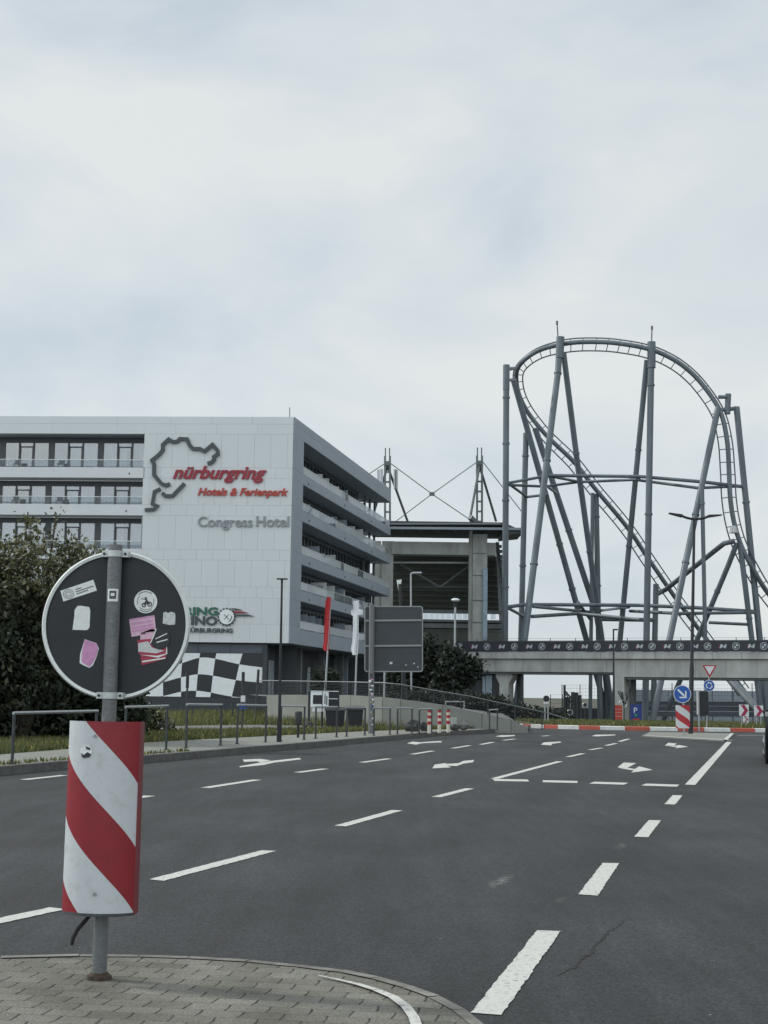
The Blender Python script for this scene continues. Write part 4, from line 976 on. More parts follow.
# roof
mb = MB(); pbox(mb, 372, 521.5, 503, 524, YG-9, 9); pbox(mb, 372, 525.5, 503, 532.5, YG-6, 6)
a = [P(503, 522, YG-9), P(523, 531, YG-9), P(523, 533, YG-9), P(503, 535, YG-9)]; mb.prism(a, Vector((0, 7, 0)))
mb.build('roof', M_roofst, st, smooth=False)
mb = MB(); mb.bar(P(372, 527.8, YG-9.2), P(523, 529, YG-9.2), .28); mb.bar(P(385, 524, YG-9.3), P(500, 523.8, YG-9.3), .12); mb.build('roof_edge', M_side, st, smooth=False)
for x in (401, 418, 436, 453): mb = MB(); mb.bar(P(x, 528, YG-6.1), P(x+3, 532.4, YG-6.1), .2); mb.build('roof_bracing', M_truss, st, smooth=False)
# beam and pillars
mb = MB(); pbox(mb, 392, 542, 496, 554.6, YG-6.4, 2.5); mb.build('concrete_beam', M_conc, st, smooth=False)
mb = MB(); pbox(mb, 381, 541, 392.5, 700, YG-6, 3); pbox(mb, 374, 541, 380, 700, YG-4.5, 3); mb.build('pillar', M_conc, st, smooth=False)
mb = MB(); pbox(mb, 472.5, 534, 487, 700, YG-7, 3); pbox(mb, 469, 521, 472, 700, YG-6.5, 1.5); mb.build('pillar', M_conc, st, smooth=False)
for y in (553, 575, 600, 622): mb = MB(); pbox(mb, 472.3, y, 487.2, y+.7, YG-7.06, .1); mb.build('pillar_joint', M_concd, st, smooth=False)
mb = MB(); pbox(mb, 483, 568, 487.4, 640, YG-7.4, .15); mb.build('banner', mat('pale_blue_banner', (.30, .38, .47), .6, var=.2, vscale=2), st, smooth=False)
# underside tiers
for k in range(10):
    y = 555.5+k*5.4; mb = MB(); x1 = 489+k*1.15+7
    pbox(mb, 392, y, min(x1, 503.5), y+3.6, YG+.2+k*1.2, 1.6); pbox(mb, 392, y+3.6, min(x1, 503.5), y+5.6, YG+.9+k*1.2, 1.2)
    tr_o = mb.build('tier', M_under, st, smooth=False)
    mb = MB(); pbox(mb, 392, y-.1, min(x1, 503.5), y+.9, YG+.1+k*1.2, .15); mb.build('tier_edge', M_concd, tr_o, smooth=False)
mb = MB(); q = [P(496, 542, YG-3), P(499, 542, YG-3), P(505, 604, YG+6), P(505, 640, YG+6), P(500, 640, YG+6), P(500, 600, YG+6)]
mb.prism(q, Vector((0, 1.2, 0)))
for k in range(12): p = P(498+k*.55, 546+k*5, YG-3.2+k*.7); mb.box(p.x, p.x+.45, p.y, p.y+.5, p.z-.2, p.z+.15)
mb.build('raker_beam', M_concd, st, smooth=False)
mb = MB(); mb.bar(P(393, 562.5, YG-2), P(470, 562.8, YG-2), .22); mb.build('service_pipe', M_steel, st)
mb = MB(); mb.bar(P(400, 564, YG-2), P(440, 587, YG-2), .2); mb.bar(P(470, 565, YG-2), P(440, 587, YG-2), .2); mb.bar(P(396, 587, YG-2), P(470, 587, YG-2), .1); mb.build('cross_bracing', M_truss, st)
mb = MB(); pbox(mb, 392, 610, 503, 613, YG-2, 1); pbox(mb, 392, 619.5, 503, 622, YG-2, 3); pbox(mb, 392, 624, 503, 628, YG-2.3, 4); mb.build('floor_slab', M_concd, st, smooth=False)
for k in range(14):
    x = 423.5+k*5.6
    if 467 < x < 488 or x > 495: continue
    mb = MB(); pbox(mb, x, 613.4, x+5, 619.2, YG-1.2, .1); mb.build('window', M_railglass, st, smooth=False)
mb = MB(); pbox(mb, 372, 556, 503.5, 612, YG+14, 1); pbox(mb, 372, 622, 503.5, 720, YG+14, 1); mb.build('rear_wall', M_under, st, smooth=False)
mb = MB()
for x in (400, 412, 424, 436, 448, 460): pbox(mb, x, 628, x+.8, 640, YG-1.5, .3)
pbox(mb, 392, 631, 503, 632, YG-1.6, .2); pbox(mb, 392, 640, 470, 700, YG-1, 1); mb.build('lower_front', M_under, st, smooth=False)
# masts
def mast(xc, ytop, ybase, struts):
    m_ = MB(); 
    for dx in (-2.6, 2.6): m_.bar(P(xc+dx*.8, ytop, YG-4), P(xc+dx*.8, ytop+16, YG-4), .14); m_.bar(P(xc+dx*.95, ytop+8, YG-4), P(xc+dx*.95, ybase, YG-4), .24)
    for k in range(7):
        y = ytop+14+k*10
        if y < ybase: m_.bar(P(xc-2.5, y, YG-4), P(xc+2.5, y, YG-4), .2)
    m_.bar(P(xc-3.2, ytop+16, YG-4), P(xc+3.2, ytop+16, YG-4), .5, .35)
    mo = m_.build('mast', M_truss, st, smooth=False)
    for (x, y, dy) in struts:
        m2 = MB(); m2.tube([P(xc, ytop+18, YG-4), P(x, y, YG-4+dy)], .15, 8); m2.build('mast_strut', M_truss, st)
mast(387.5, 448, 533, [(407.5, 521, 6), (373, 516, 8)]); mast(479.5, 447.5, 545, [(496, 521, 6), (470.5, 516, -2)])
mb = MB()
for dx in (-9, -5.8, 7.5, 9.2): mb.bar(P(387.5+dx, 468+abs(dx)*.2, YG-4), P(387.5+dx, 489, YG-4), .32)
mb.build('antenna_panel', M_steel, st, smooth=False)
mb = MB(); q = P(472, 517, YG-6); mb.bar(P(470, 517, YG-8), P(484, 532, YG-6), .5); mb.build('tie_beam', M_truss, st, smooth=False)
for a, b_ in (((390, 463), (432, 494)), ((432, 494), (469, 519)), ((477, 462), (432, 494)), ((432, 494), (395, 522)), ((483, 462), (522, 512)), ((384, 464), (366, 476))):
    mb = MB(); mb.tube([P(*a, YG-4), P(*b_, YG-4)], .055, 6); mb.build('cable', M_truss, st)
mb = MB(); p = P(432, 494, YG-4); mb.box(p.x-.32, p.x+.32, p.y-.2, p.y+.2, p.z-.2, p.z+.2); mb.build('cable_node', M_truss, st, smooth=False)

# ------------------------------------------------------------------ roller coaster
rc = thing('roller_coaster', 'tall grey steel roller coaster loop on many leaning tube supports', 'roller coaster', Vector((26, 150, -2)))
ZG = -2.0
def toground(a, b_):   # extend a->b down to ground
    a = P(*a); b_ = P(*b_); d = b_-a; t = (ZG-a.z)/d.z; return [a, a+d*t]
RC = .32
def column(pts, r=RC, fl=(.3, .62), name='support_column', ext=True):
    pp = [P(*q) for q in pts]
    if ext:
        d = pp[-1]-pp[-2]; t = (ZG-pp[-2].z)/d.z; pp[-1] = pp[-2]+d*t
    mb = MB(); mb.tube(pp, r*1.06, 14); o = mb.build(name, M_coaster, rc)
    tot = pp[-1]-pp[0]
    for f_ in fl:
        m2 = MB()
        # flange collar along the first-to-last path
        Ls = [(pp[i+1]-pp[i]).length for i in range(len(pp)-1)]; s_ = f_*sum(Ls)
        for i, l_ in enumerate(Ls):
            if s_ <= l_: break
            s_ -= l_
        d = (pp[i+1]-pp[i]).normalized(); c = pp[i]+d*s_; m2.tube([c-d*.10, c+d*.10], r*1.30, 14); m2.build('flange', M_coaster, o)
    return o
column([(506.4, 366, 150), (505, 640, 150)], .31, (.09, .22, .38, .62))
column([(526, 433, 158), (521, 640, 158)], .30, (.08, .46))
column([(560, 338, 151), (558, 372, 151), (517, 700, 142)], .32, (.09, .33, .6))
column([(563.5, 353, 151.5), (577, 460, 154), (602, 640, 160)], .30, (.26, .52))
column([(513.5, 380, 156), (586.5, 640, 162)], .31, (.47, .6))
column([(535, 428, 160), (556, 492, 161), (596, 612, 163), (603, 650, 163), (610, 722, 163)], .32, (.35,))
column([(592.5, 493, 161), (591, 640, 161)], .20, ())
column([(596, 494, 161.5), (598, 600, 161.5)], .30, (.1, .4))
column([(651.5, 344, 148), (646.5, 640, 148)], .32, (.11, .45, .8))
column([(647, 360, 149), (620, 640, 156)], .28, (.24, .5, .8))
column([(718, 408, 147.5), (669.5, 640, 141)], .30, (.35, .5, .8))
column([(736.5, 407, 148), (760, 641, 148)], .31, (.3, .8))
column([(656, 584, 160), (654, 680, 160)], .30, (.2,))
column([(702, 484, 144), (705, 628, 144)], .20, (.08,))
column([(737, 543, 147), (728, 566, 148), (697, 640, 152)], .26, (.25,))
column([(740, 544, 147), (752, 641, 147.5)], .27, (.4,))
column([(727, 676, 166), (755, 707, 158)], .42, ())
column([(764, 640, 155), (764.5, 680, 155)], .55, ())
for pts, r in (([(734.5, 541, 147), (724, 543.5, 147.5), (665, 590, 160), (657, 594, 160)], .27), ([(725.5, 397, 147.5), (718.5, 397, 147.5)], .2), ([(719, 410, 147.5), (731, 409, 148), (736.5, 408, 148)], .22),
               ([(507, 369, 150), (515, 368.5, 153)], .2), ([(507, 380, 150), (515, 380, 154)], .18)):
    mb = MB(); mb.tube([P(*q) for q in pts], r, 12); mb.build('connector_arm', M_coaster, rc)
mb = MB(); mb.tube([P(728.3, 394, 147.8), P(727.3, 414, 147.8)], .32, 10); mb.build('bracket', M_coaster, rc)
mb = MB(); mb.tube([P(734, 526, 147), P(734, 533, 147)], [.3, .5], 12); mb.build('bracket', M_steel, rc)
for a, b_, r in (((651.5, 342, 148), (651.4, 368, 148), .44), ((560.5, 337, 151), (559.6, 358, 151), .44), ((506.4, 365, 150), (506.2, 390, 150), .36)):
    mb = MB(); mb.tube([P(*a), P(*b_)], r, 14); mb.build('column_head', M_coaster, rc)
for a, b_, Y in (((557, 321), (558, 338), 151), ((652, 326), (651.5, 343), 148)):
    mb = MB(); mb.tube([P(*a, Y), P(a[0], a[1]+3.5, Y)], .12, 8); mb.tube([P(*a, Y), P(*b_, Y)], .07, 8); mb.build('warning_lamp_mast', M_coasterd, rc)
braces = [([(508, 483, 150), (549, 475.5, 152)], .16), ([(549, 475.5, 152), (640, 476.5, 150), (702, 481.8, 146), (741, 486.5, 148)], .19), ([(509, 485, 150), (545, 486.5, 154), (578, 482, 156), (640, 479.5, 150)], .15),
          ([(549, 476, 152), (580, 482, 156)], .15), ([(509, 484, 150), (527, 497, 158), (548, 494.5, 158)], .15), ([(630, 479, 153), (698, 488, 146), (741, 486, 148)], .16), ([(548, 487, 153), (556, 493, 160)], .15),
          ([(507, 607, 150), (526, 604.5, 152), (640, 605.3, 152)], .2), ([(640, 605.3, 152), (693, 607.5, 148), (755, 611.5, 148)], .2), ([(508, 608, 150), (523, 616, 158)], .17), ([(532, 616.5, 149), (578, 613.5, 156), (640, 620, 150)], .2),
          ([(533, 606.5, 147), (590, 612, 161), (629, 607, 153)], .17), ([(596, 619, 160), (656, 620, 160)], .24), ([(630, 611, 154), (680, 613.5, 144), (755, 612.5, 148)], .17), ([(709, 622.5, 150), (750, 624.5, 148)], .17), ([(578, 602, 157), (590, 619, 161)], .17)]
for pts, r in braces:
    mb = MB(); mb.tube([P(*q) for q in pts], r, 10); mb.build('ring_brace', M_coaster, rc)
# track
TR = [(845, 660, 152), (800, 630, 150), (768, 593, 148), (752, 567, 147), (741, 545, 147), (734, 522, 147), (730.2, 497, 147), (729, 470, 147), (727, 440, 147), (720, 411, 147.5), (702, 384, 148), (684, 366.5, 148), (665, 355, 148), (645, 348, 148), (620, 343.6, 149), (600, 342, 150),
      (577, 342.3, 151), (558, 345, 152), (540, 350, 153), (526, 358.5, 154), (517.5, 369, 156), (516.5, 382, 158), (520, 397, 160), (529, 414, 161), (547, 436, 161), (574, 462, 161), (595, 488.5, 161), (627, 527, 162), (648, 558, 163), (677, 600, 164), (707, 640, 165), (727, 668, 165.5), (745, 692, 166)]
ctl = [P(*q) for q in TR]
def catmull(p, n=6):
    r = []
    for i in range(len(p)-1):
        a, b_, c, d = p[max(i-1, 0)], p[i], p[i+1], p[min(i+2, len(p)-1)]
        for k in range(n):
            t = k/n; r.append(.5*((2*b_)+(c-a)*t+(2*a-5*b_+4*c-d)*t*t+(3*b_-a-3*c+d)*t**3))
    r.append(p[-1]); return r
cl = catmull(ctl, 7)
mb = MB(); mb.tube(cl, .255, 12); mb.build('track_spine', M_coaster, rc)
# frames
rl, rr, rin, rout, bs_ = [], [], [], [], []
for i, p in enumerate(cl):
    t = (cl[min(i+1, len(cl)-1)]-cl[max(i-1, 0)]).normalized(); b_ = t.cross(Vector((0, 1, 0)))
    if b_.length < .1: b_ = Vector((1, 0, 0))
    b_.normalize(); px_, py_ = proj(p); fi, fo = .76, .76
    if py_ < 440: fi, fo = .86, .58
    if px_ < 545 and py_ < 420: fi, fo = .80, .30
    rin.append(fi); rout.append(fo); bs_.append(b_)
def smooth_(l, n=8): return [sum(l[max(0, i-n):i+n+1])/len(l[max(0, i-n):i+n+1]) for i in range(len(l))]
rin, rout = smooth_(rin), smooth_(rout)
for p, b_, fi, fo in zip(cl, bs_, rin, rout): rl.append(p+b_*fi+Vector((0, .55, 0))); rr.append(p-b_*fo+Vector((0, .55, 0)))
for r_ in (rl, rr):
    mb = MB(); mb.tube(r_, .075, 8); mb.build('track_rail', M_coasterd, rc)
mb = MB(); acc = 0; last = cl[0]
for i in range(1, len(cl)):
    acc += (cl[i]-cl[i-1]).length
    if acc > 1.15:
        acc = 0; mb = MB(); mb.tube([rl[i], cl[i]+Vector((0, .2, 0)), rr[i]], .048, 6); mb.build('cross_tie', M_coasterd, rc)

# ------------------------------------------------------------------ footbridge
A0 = P(454, 646, 131.5); A1 = P(768, 646, 119); eB = Vector((A1.x-A0.x, A1.y-A0.y, 0)); LB0 = eB.length; eB.normalize(); nB = Vector((eB.y, -eB.x, 0))
OB = Vector((A0.x, A0.y, 0)); LB = LB0+14
def uzB(px, py):
    p = PL(px, py, OB, nB); return (p-OB).dot(eB), p.z
br = thing('footbridge', 'long concrete footbridge with a dark logo banner along its railing', 'bridge', OB+eB*15)
zt_ = uzB(600, 641.2)[1]; zd = uzB(600, 651.8)[1]; zd2 = uzB(600, 658.8)[1]; zg = uzB(560, 672)[1]; zg2 = uzB(700, 677.5)[1]; uJ = uzB(613, 680)[0]
mb = MB(); u = -8
while u < LB: mb.obox(OB, eB, nB, u+.012, min(u+2.45, LB)-.012, -5.8, .25, zd2, zd-.01); u += 2.45
mb.build('deck', M_conc, br, smooth=False)
mb = MB(); mb.obox(OB, eB, nB, -4, uJ, -5, -.05, zg, zd2-.06); mb.obox(OB, eB, nB, uJ, LB, -5, -.02, zg2, zd2-.06)
u = 0
mb.build('girder', M_conc, br, smooth=False)
mb = MB(); mb.obox(OB, eB, nB, -4, LB, -5, -.12, zd2-.06, zd2); mb.obox(OB, eB, nB, -3, uJ, -4.8, -.25, zg-.18, zg-.002); mb.obox(OB, eB, nB, uJ+.9, LB, -4.8, -.25, zg2-.2, zg2-.002)  # the two lower strips put the shadow line under the girders into dark concrete
for k in range(12): mb.obox(OB, eB, nB, 1.5+k*2.6, 1.53+k*2.6, -.05, -.015 if 1.5+k*2.6 > uJ else -.04, (zg2 if 1.5+k*2.6 > uJ else zg)+.01, zd2-.1)
mb.build('joint', M_concd, br, smooth=False)
mb = MB(); mb.obox(OB, eB, nB, 0, LB, .26, .30, zd-.0, zt_); ban = mb.build('banner', M_banner, br, smooth=False)
# repeating roundels and three-bar letter marks
first, step = uzB(460.5, 646)[0], None
xs_ = [461, 488.2, 515.5, 543.1, 570.8, 598.3, 625.6, 653.0, 680.8, 708.4, 736.8, 764.6]
zc_ = (zd+zt_)/2
M_logo = mat('logo_grey', (.42, .46, .50), .6); M_logored = mat('logo_red', (.22, .02, .04), .6); M_logoblue = mat('logo_blue', (.02, .035, .09), .6)
ul = [uzB(x, 646)[0] for x in xs_]; ul += [ul[-1]+2.35*k for k in range(1, 4)]
for i, u in enumerate(ul):
    c = OB+eB*u+nB*.305+KZ*zc_; mb = MB()
    def arcpoly(r0, r1, a0, a1, n, m_i, lift):
        mb.cur = m_i
        for k in range(n):
            t0, t1 = a0+(a1-a0)*k/n, a0+(a1-a0)*(k+1)/n
            q = [c+nB*lift+eB*(math.cos(t)*r_)+KZ*(math.sin(t)*r_) for t, r_ in ((t0, r0), (t1, r0), (t1, r1), (t0, r1))]
            mb.add(q, [(0, 1, 2, 3)])
    arcpoly(.27, .31, 0, 2*math.pi, 28, 0, 0.004); arcpoly(.0001, .19, 0, math.pi/2, 6, 0, .004); arcpoly(.0001, .19, math.pi, 1.5*math.pi, 6, 0, .004); arcpoly(.17, .19, 0, 2*math.pi, 24, 0, .003)
    mb.build('round_emblem', [M_logo], ban, smooth=False)
    if i < len(ul)-1:
        um = (u+ul[i+1])/2-.16; c = OB+eB*um+nB*.309+KZ*(zc_-.17); mb = MB()
        sh = .28
        def par(x0, x1, h0, h1, mi):
            mb.cur = mi; mb.add([c+eB*(x0+sh*h0)+KZ*h0, c+eB*(x1+sh*h0)+KZ*h0, c+eB*(x1+sh*h1)+KZ*h1, c+eB*(x0+sh*h1)+KZ*h1], [(0, 1, 2, 3)])
        par(-.02, .13, 0, .34, 0); par(.36, .50, 0, .34, 0)
        mb.cur = 0; mb.add([c+eB*(.05+sh*.34)+KZ*.34, c+eB*(.12+sh*.34)+KZ*.34, c+eB*.30+KZ*.06, c+eB*.20+KZ*.06], [(0, 1, 2, 3)]); mb.add([c+eB*(.38+sh*.34)+KZ*.341, c+eB*(.48+sh*.34)+KZ*.341, c+eB*.30+KZ*.058, c+eB*.21+KZ*.058], [(0, 1, 2, 3)])
        for k, mi in ((0, 2), (1, 3), (2, 1)): par(-.26+k*.075, -.195+k*.075, 0, .34, mi)
        mb.build('letter_emblem', [M_logo, M_logored, M_logoblue, M_banner], ban, smooth=False)
# fine mesh fence along the far side and rail above the banner
mb = MB(); mb.obox(OB, eB, nB, 0, LB, .2, .26, zt_+.01, zt_+.06)
u = 0
while u < LB: mb.obox(OB, eB, nB, u, u+.05, .2, .255, zd, zt_+.28); u += 2.35
mb.obox(OB, eB, nB, 0, LB, .22, .24, zt_+.24, zt_+.26); mb.build('railing', M_railing, br, smooth=False)
def pier(u0, u1, cap=None, nm='pier'):
    mb = MB()
    if cap:
        z1, z2, uc0, uc1 = cap
        pr = [(u0, ZG-.5), (u1, ZG-.5), (u1, z1), (uc1, z2), (uc1, zg-.18), (uc0, zg-.18), (uc0, z2), (u0, z1)]
        mb.prism([OB+eB*u+KZ*z-nB*.6 for u, z in pr], -nB*1.3)
    else: mb.obox(OB, eB, nB, u0, u1, -1.9, -.03, ZG-.5, zg2-.001)
    return mb.build(nm, M_conc, br, smooth=False)
pier(uzB(497, 690)[0], uzB(506, 690)[0], (uzB(500, 684)[1], uzB(500, 677)[1], uzB(493.5, 680)[0], uzB(510, 680)[0]))
pier(uzB(613.5, 690)[0], uzB(624, 690)[0])
mb = MB(); mb.obox(OB, eB, nB, uzB(622, 690)[0], uzB(626, 690)[0], -3.2, -2.0, ZG, zg2); mb.build('pier', M_concd, br, smooth=False)
# abutment building at the left end: dark with pale blue windows
mb = MB(); mb.obox(OB, eB, nB, -9, uzB(491, 690)[0], -3.5, -1.2, ZG, zg-.2); mb.obox(OB, eB, nB, uzB(508, 690)[0], uzB(512, 690)[0], -3, -2.2, ZG, zg-.2); mb.build('abutment', M_darkwall, br, smooth=False)
for x in (478, 481.5, 484.5):
    u = uzB(x, 680)[0]; mb = MB(); mb.obox(OB, eB, nB, u, u+.28, -1.19, -1.1, uzB(x, 694)[1], uzB(x, 675)[1]); mb.build('window', mat('pale_blue_glazing', (.26, .34, .40), .25), br, smooth=False)

# ------------------------------------------------------------------ barriers and walls behind the roundabout
bw = thing('barrier_wall', 'long grey concrete wall with guard rails behind the coaster legs', 'wall', Vector((40, 182, ZG)))
mb = MB(); x = P(636, 700, 176).x
while x < P(830, 700, 176).x: mb.box(x+.02, x+3.96, 176, 176.5, ZG, P(700, 690.5, 176).z); x += 4
mb.build('wall_panel', M_side, bw, smooth=False)
for (yy, Y, h_) in ((703, 168, .55), (708, 160, .6), (713.5, 150, .6)):
    mb = MB(); a = P(615, yy, Y); b_ = P(830, yy+1, Y)
    for k in (-.18, .0, .18): mb.tube([a+KZ*k, b_+KZ*k], .10, 6)
    mb.build('guard_rail', M_coasterd, bw)
mb = MB(); a = P(540, 707.5, 176); b_ = P(640, 708, 176); mb.box(a.x, b_.x, 176, 177, ZG, a.z); mb.build('dark_wall', M_darkwall, bw, smooth=False)
mf = thing('mesh_fence', 'tall thin wire mesh fence above the wall behind the coaster legs', 'fence', Vector((34, 170, ZG)))
xs0 = [562, 580, 600, 615, 632, 652, 672, 692, 712, 732, 752, 772, 792]
for x in xs0:
    mb = MB(); a = P(x, 684.5 if x < 640 else 683, 170); mb.tube([a, drop(a, ZG)], .05, 6); mb.build('post', M_railing, mf)
mb = MB(); a = P(562, 685, 170); b_ = P(800, 685, 170)
for k in range(9): mb.bar(drop(a, a.z-.42*k), drop(b_, b_.z-.42*k), .018)
x = a.x
while x < b_.x: mb.bar(Vector((x, 170, a.z)), Vector((x, 170, a.z-3.4)), .012); x += .35
mb.build('wire_mesh', M_railing, mf, smooth=False)
mf2 = thing('mesh_fence', 'low thin wire fence section left of the dark gate columns', 'fence', Vector((17, 150, ZG)))
for x in (550.5, 562.5):
    mb = MB(); a = P(x, 694.5, 150); mb.tube([a, drop(a, ZG)], .04, 6); mb.build('post', M_railing, mf2)
mb = MB(); a = P(550, 695, 150); b_ = P(563, 694.6, 150)
for k in range(6): mb.bar(drop(a, a.z-.45*k), drop(b_, b_.z-.45*k), .02)
mb.build('wire_mesh', M_railing, mf2, smooth=False)
gt = thing('gate', 'dark steel gate of tall upright slabs under the footbridge', 'gate', P(573, 722, 105))
for (x, y, w_) in ((565, 685, 1.6), (568.5, 697, 3.6), (573.5, 692, 3.0), (577, 692.5, 3.2), (580.5, 695, 2.4)):
    mb = MB(); pbox(mb, x-w_/2, y, x+w_/2, 722, 105, .5); mb.build('upright', M_pole, gt, smooth=False)
mb = MB(); mb.bar(P(565, 691, 104.9), P(573, 700, 104.9), .12); mb.bar(P(566, 694, 104.9), P(572, 704, 104.9), .08); mb.build('diagonal_brace', M_pole, gt)
for (x, y, r_, lab) in ((570, 712.5, 2.6, 'round ring sign at the foot of the dark gate'), (585, 705, 2.2, 'small round sign beside the left coaster leg')):
    c = P(x, y, 100); t = thing('ring_sign', lab, 'sign', drop(c, -1.2)); mb = MB()
    mb.tube([c+Vector((math.cos(a), 0, math.sin(a)))*r_*100/F for a in [2*math.pi*k/20 for k in range(21)]], .035, 6); mb.build('ring', M_steel, t)
    mb = MB(); mb.disc(c+Vector((0, .04, 0)), (0, 1, 0), r_*100/F*.9, .03, 20); mb.build('plate', M_signback, t)
    mb = MB(); mb.tube([c-KZ*r_*100/F, drop(c, -1.9)], .03, 6); mb.build('post', M_railing, t)
# ================================================================== STREET FURNITURE
# ---- terrace and ramp wall in front of the hotel
wt = [(266, 695), (310, 695), (350, 695), (382, 697), (400, 699), (442, 705), (482, 713.5), (511, 720), (528, 727.5)]
wb = [(266, 722), (310, 724), (350, 726), (382, 727.5), (400, 728), (442, 729), (482, 729.5), (511, 730), (528, 730)]
base = [G(x, y, .1) for x, y in wb]; topp = [P(wt[i][0], wt[i][1], base[i].y) for i in range(len(wt))]
rw = thing('ramp_wall', 'pale concrete retaining wall falling to road level beside the ramp', 'retaining wall', drop(base[4], 0))
mb = MB()
for i in range(len(base)-1):
    a, b_ = base[i], base[i+1]; ta, tb = topp[i], topp[i+1]; nn_ = Vector((0, .3, 0)); d = (b_-a).normalized()*.008
    mb.hexa([drop(a+d, -.1), drop(b_-d, -.1), drop(b_-d+nn_, -.1), drop(a+d+nn_, -.1)], [drop(a+d, ta.z), drop(b_-d, tb.z), drop(b_-d+nn_, tb.z), drop(a+d+nn_, ta.z)])
a = base[0]; mb.box(a.x, a.x+.3, a.y+.31, a.y+22, -.1, topp[0].z)
mb.build('wall_face', M_wallconc, rw, smooth=False)
# forecourt surface behind the wall
mb = MB(); back = [Vector((base[0].x+.1, 88, topp[0].z-.1)), Vector((-1, 96, topp[0].z-.12)), Vector((3, 96, .6)), Vector((5.2, 72, .1))]
fr = [q+Vector((0, .28, -.06)) for q in [drop(base[i], topp[i].z) for i in range(len(base))]]
n_ = len(fr)
ring_b = [Vector((q.x*1.75-1, 96, max(q.z, .35))) for q in fr]
for i in range(n_-1): mb.add([fr[i], fr[i+1], ring_b[i+1], ring_b[i]], [(0, 1, 2, 3)])
struct(mb.build('forecourt', M_path, smooth=False), 'raised paved forecourt of the hotel')
# railing on the wall
rl_px = [(256, 680.5), (310, 681.3), (350, 682), (383, 682.8), (400, 684.3), (432, 690), (470, 696.3), (515, 706), (545, 712.5), (568, 719)]
rg = thing('ramp_railing', 'long steel handrail with wires following the ramp wall down to the roundabout', 'railing', drop(base[4]+Vector((0, .3, 0)), topp[4].z))
ry = []
for (x, y) in rl_px:
    # depth of the wall at this pixel column
    k = 0
    while k < len(wb)-2 and wb[k+1][0] < x: k += 1
    f_ = (x-wb[k][0])/(wb[k+1][0]-wb[k][0]); ry.append(base[k].y+(base[k+1].y-base[k].y)*max(-.3, min(1.6, f_))+.15)
rp_ = [P(rl_px[i][0], rl_px[i][1], ry[i]) for i in range(len(rl_px))]
mb = MB(); mb.tube(rp_, .018, 8); mb.build('handrail', mat('handrail_grey', (.16, .175, .18), .5, .3), rg)
mb = MB()
for k in range(1, 12): mb.tube([q-KZ*.055*k for q in rp_[:-1]], .006, 5)
mb.build('wire', M_railing, rg)
for x in range(272, 545, 27):
    k = 0
    while k < len(rl_px)-2 and rl_px[k+1][0] < x: k += 1
    f_ = (x-rl_px[k][0])/(rl_px[k+1][0]-rl_px[k][0]); q = rp_[k].lerp(rp_[k+1], f_); mb = MB(); mb.tube([q, q-KZ*(.72 if x < 470 else .6)], .02, 6); mb.build('post', M_railing, rg)

# ---- U railings along the kerb
def hoop(xl, xr, ytl, ytr, ybl, ybr, label, r=.024, z=ZS, first=None, mats=M_railing):
    a = G(xl, ybl, z); b_ = G(xr, ybr, z); ta = P(xl-.2, ytl, a.y); tb = P(xr-.2, ytr, b_.y)
    h = (ta.z+tb.z)/2
    t = thing('steel_hoop_railing', label, 'railing', (a+b_)/2, 'steel hoop railings along the pavement')
    for q, tq in ((a, ta), (b_, tb)):
        mb = MB(); mb.tube([q, drop(q, tq.z-.0)], r, 10); po = mb.build('post', mats, t)
        mb = MB(); mb.tube([q, q+KZ*.015], r*2.1, 12); mb.build('base_plate', mats, po)
    mb = MB(); d = (b_-a).normalized(); mb.tube([drop(a, ta.z)-d*r, drop(b_, tb.z)+d*r], r, 10); mb.build('top_rail', M_steel, t)
hoops = [(12, 95, 713, 711, 764.5, 759, 'wide hoop railing furthest left, mostly left of the striped beacon'),
 (124.5, 166, 707, 705.8, 752.5, 750, 'hoop railing half hidden by the right edge of the striped beacon'),
 (186, 220.5, 704.3, 704.8, 748, 745.5, 'hoop railing in front of the checkered mural, second right of the beacon'),
 (237, 265.5, 704.8, 705.6, 744, 742.3, 'hoop railing in front of the right edge of the checkered mural'),
 (280.5, 304, 706, 706.3, 740.8, 739.7, 'hoop railing just right of the tall dark lamp post, beside the litter bin'),
 (315.5, 336.5, 706.8, 707, 738.7, 737.3, 'hoop railing in front of the information board'),
 (346.6, 364.8, 707.3, 707.6, 736.6, 735.4, 'hoop railing left of the stickered pole of the big sign'),
 (373.8, 389.8, 708, 708.3, 735.6, 734.7, 'hoop railing right of the stickered pole of the big sign'),
 (397.4, 411.8, 708, 708.5, 734.1, 733.4, 'hoop railing in front of the dark mound'),
 (419.2, 431.5, 709, 709.2, 733.2, 732.9, 'hoop railing left of the red and white bollards'),
 (489.5, 497.3, 710, 709.6, 730.5, 730.0, 'small hoop railing furthest right against the ramp wall')]
for h_ in hoops: hoop(*h_)
t0 = thing('steel_hoop_railing', 'taller pale hoop behind the red and white bollards', 'railing', G(454, 727, .12), 'steel hoop railings along the pavement')
a = G(445.3, 727.5, .12); b_ = G(464, 727, .12); za = P(445.3, 701.7, a.y).z
for q in (a, b_): mb = MB(); mb.tube([q, drop(q, za)], .028, 8); mb.build('post', M_steel, t0)
mb = MB(); mb.tube([drop(a, za), drop(b_, za)], .028, 8); mb.build('top_rail', M_steel, t0)

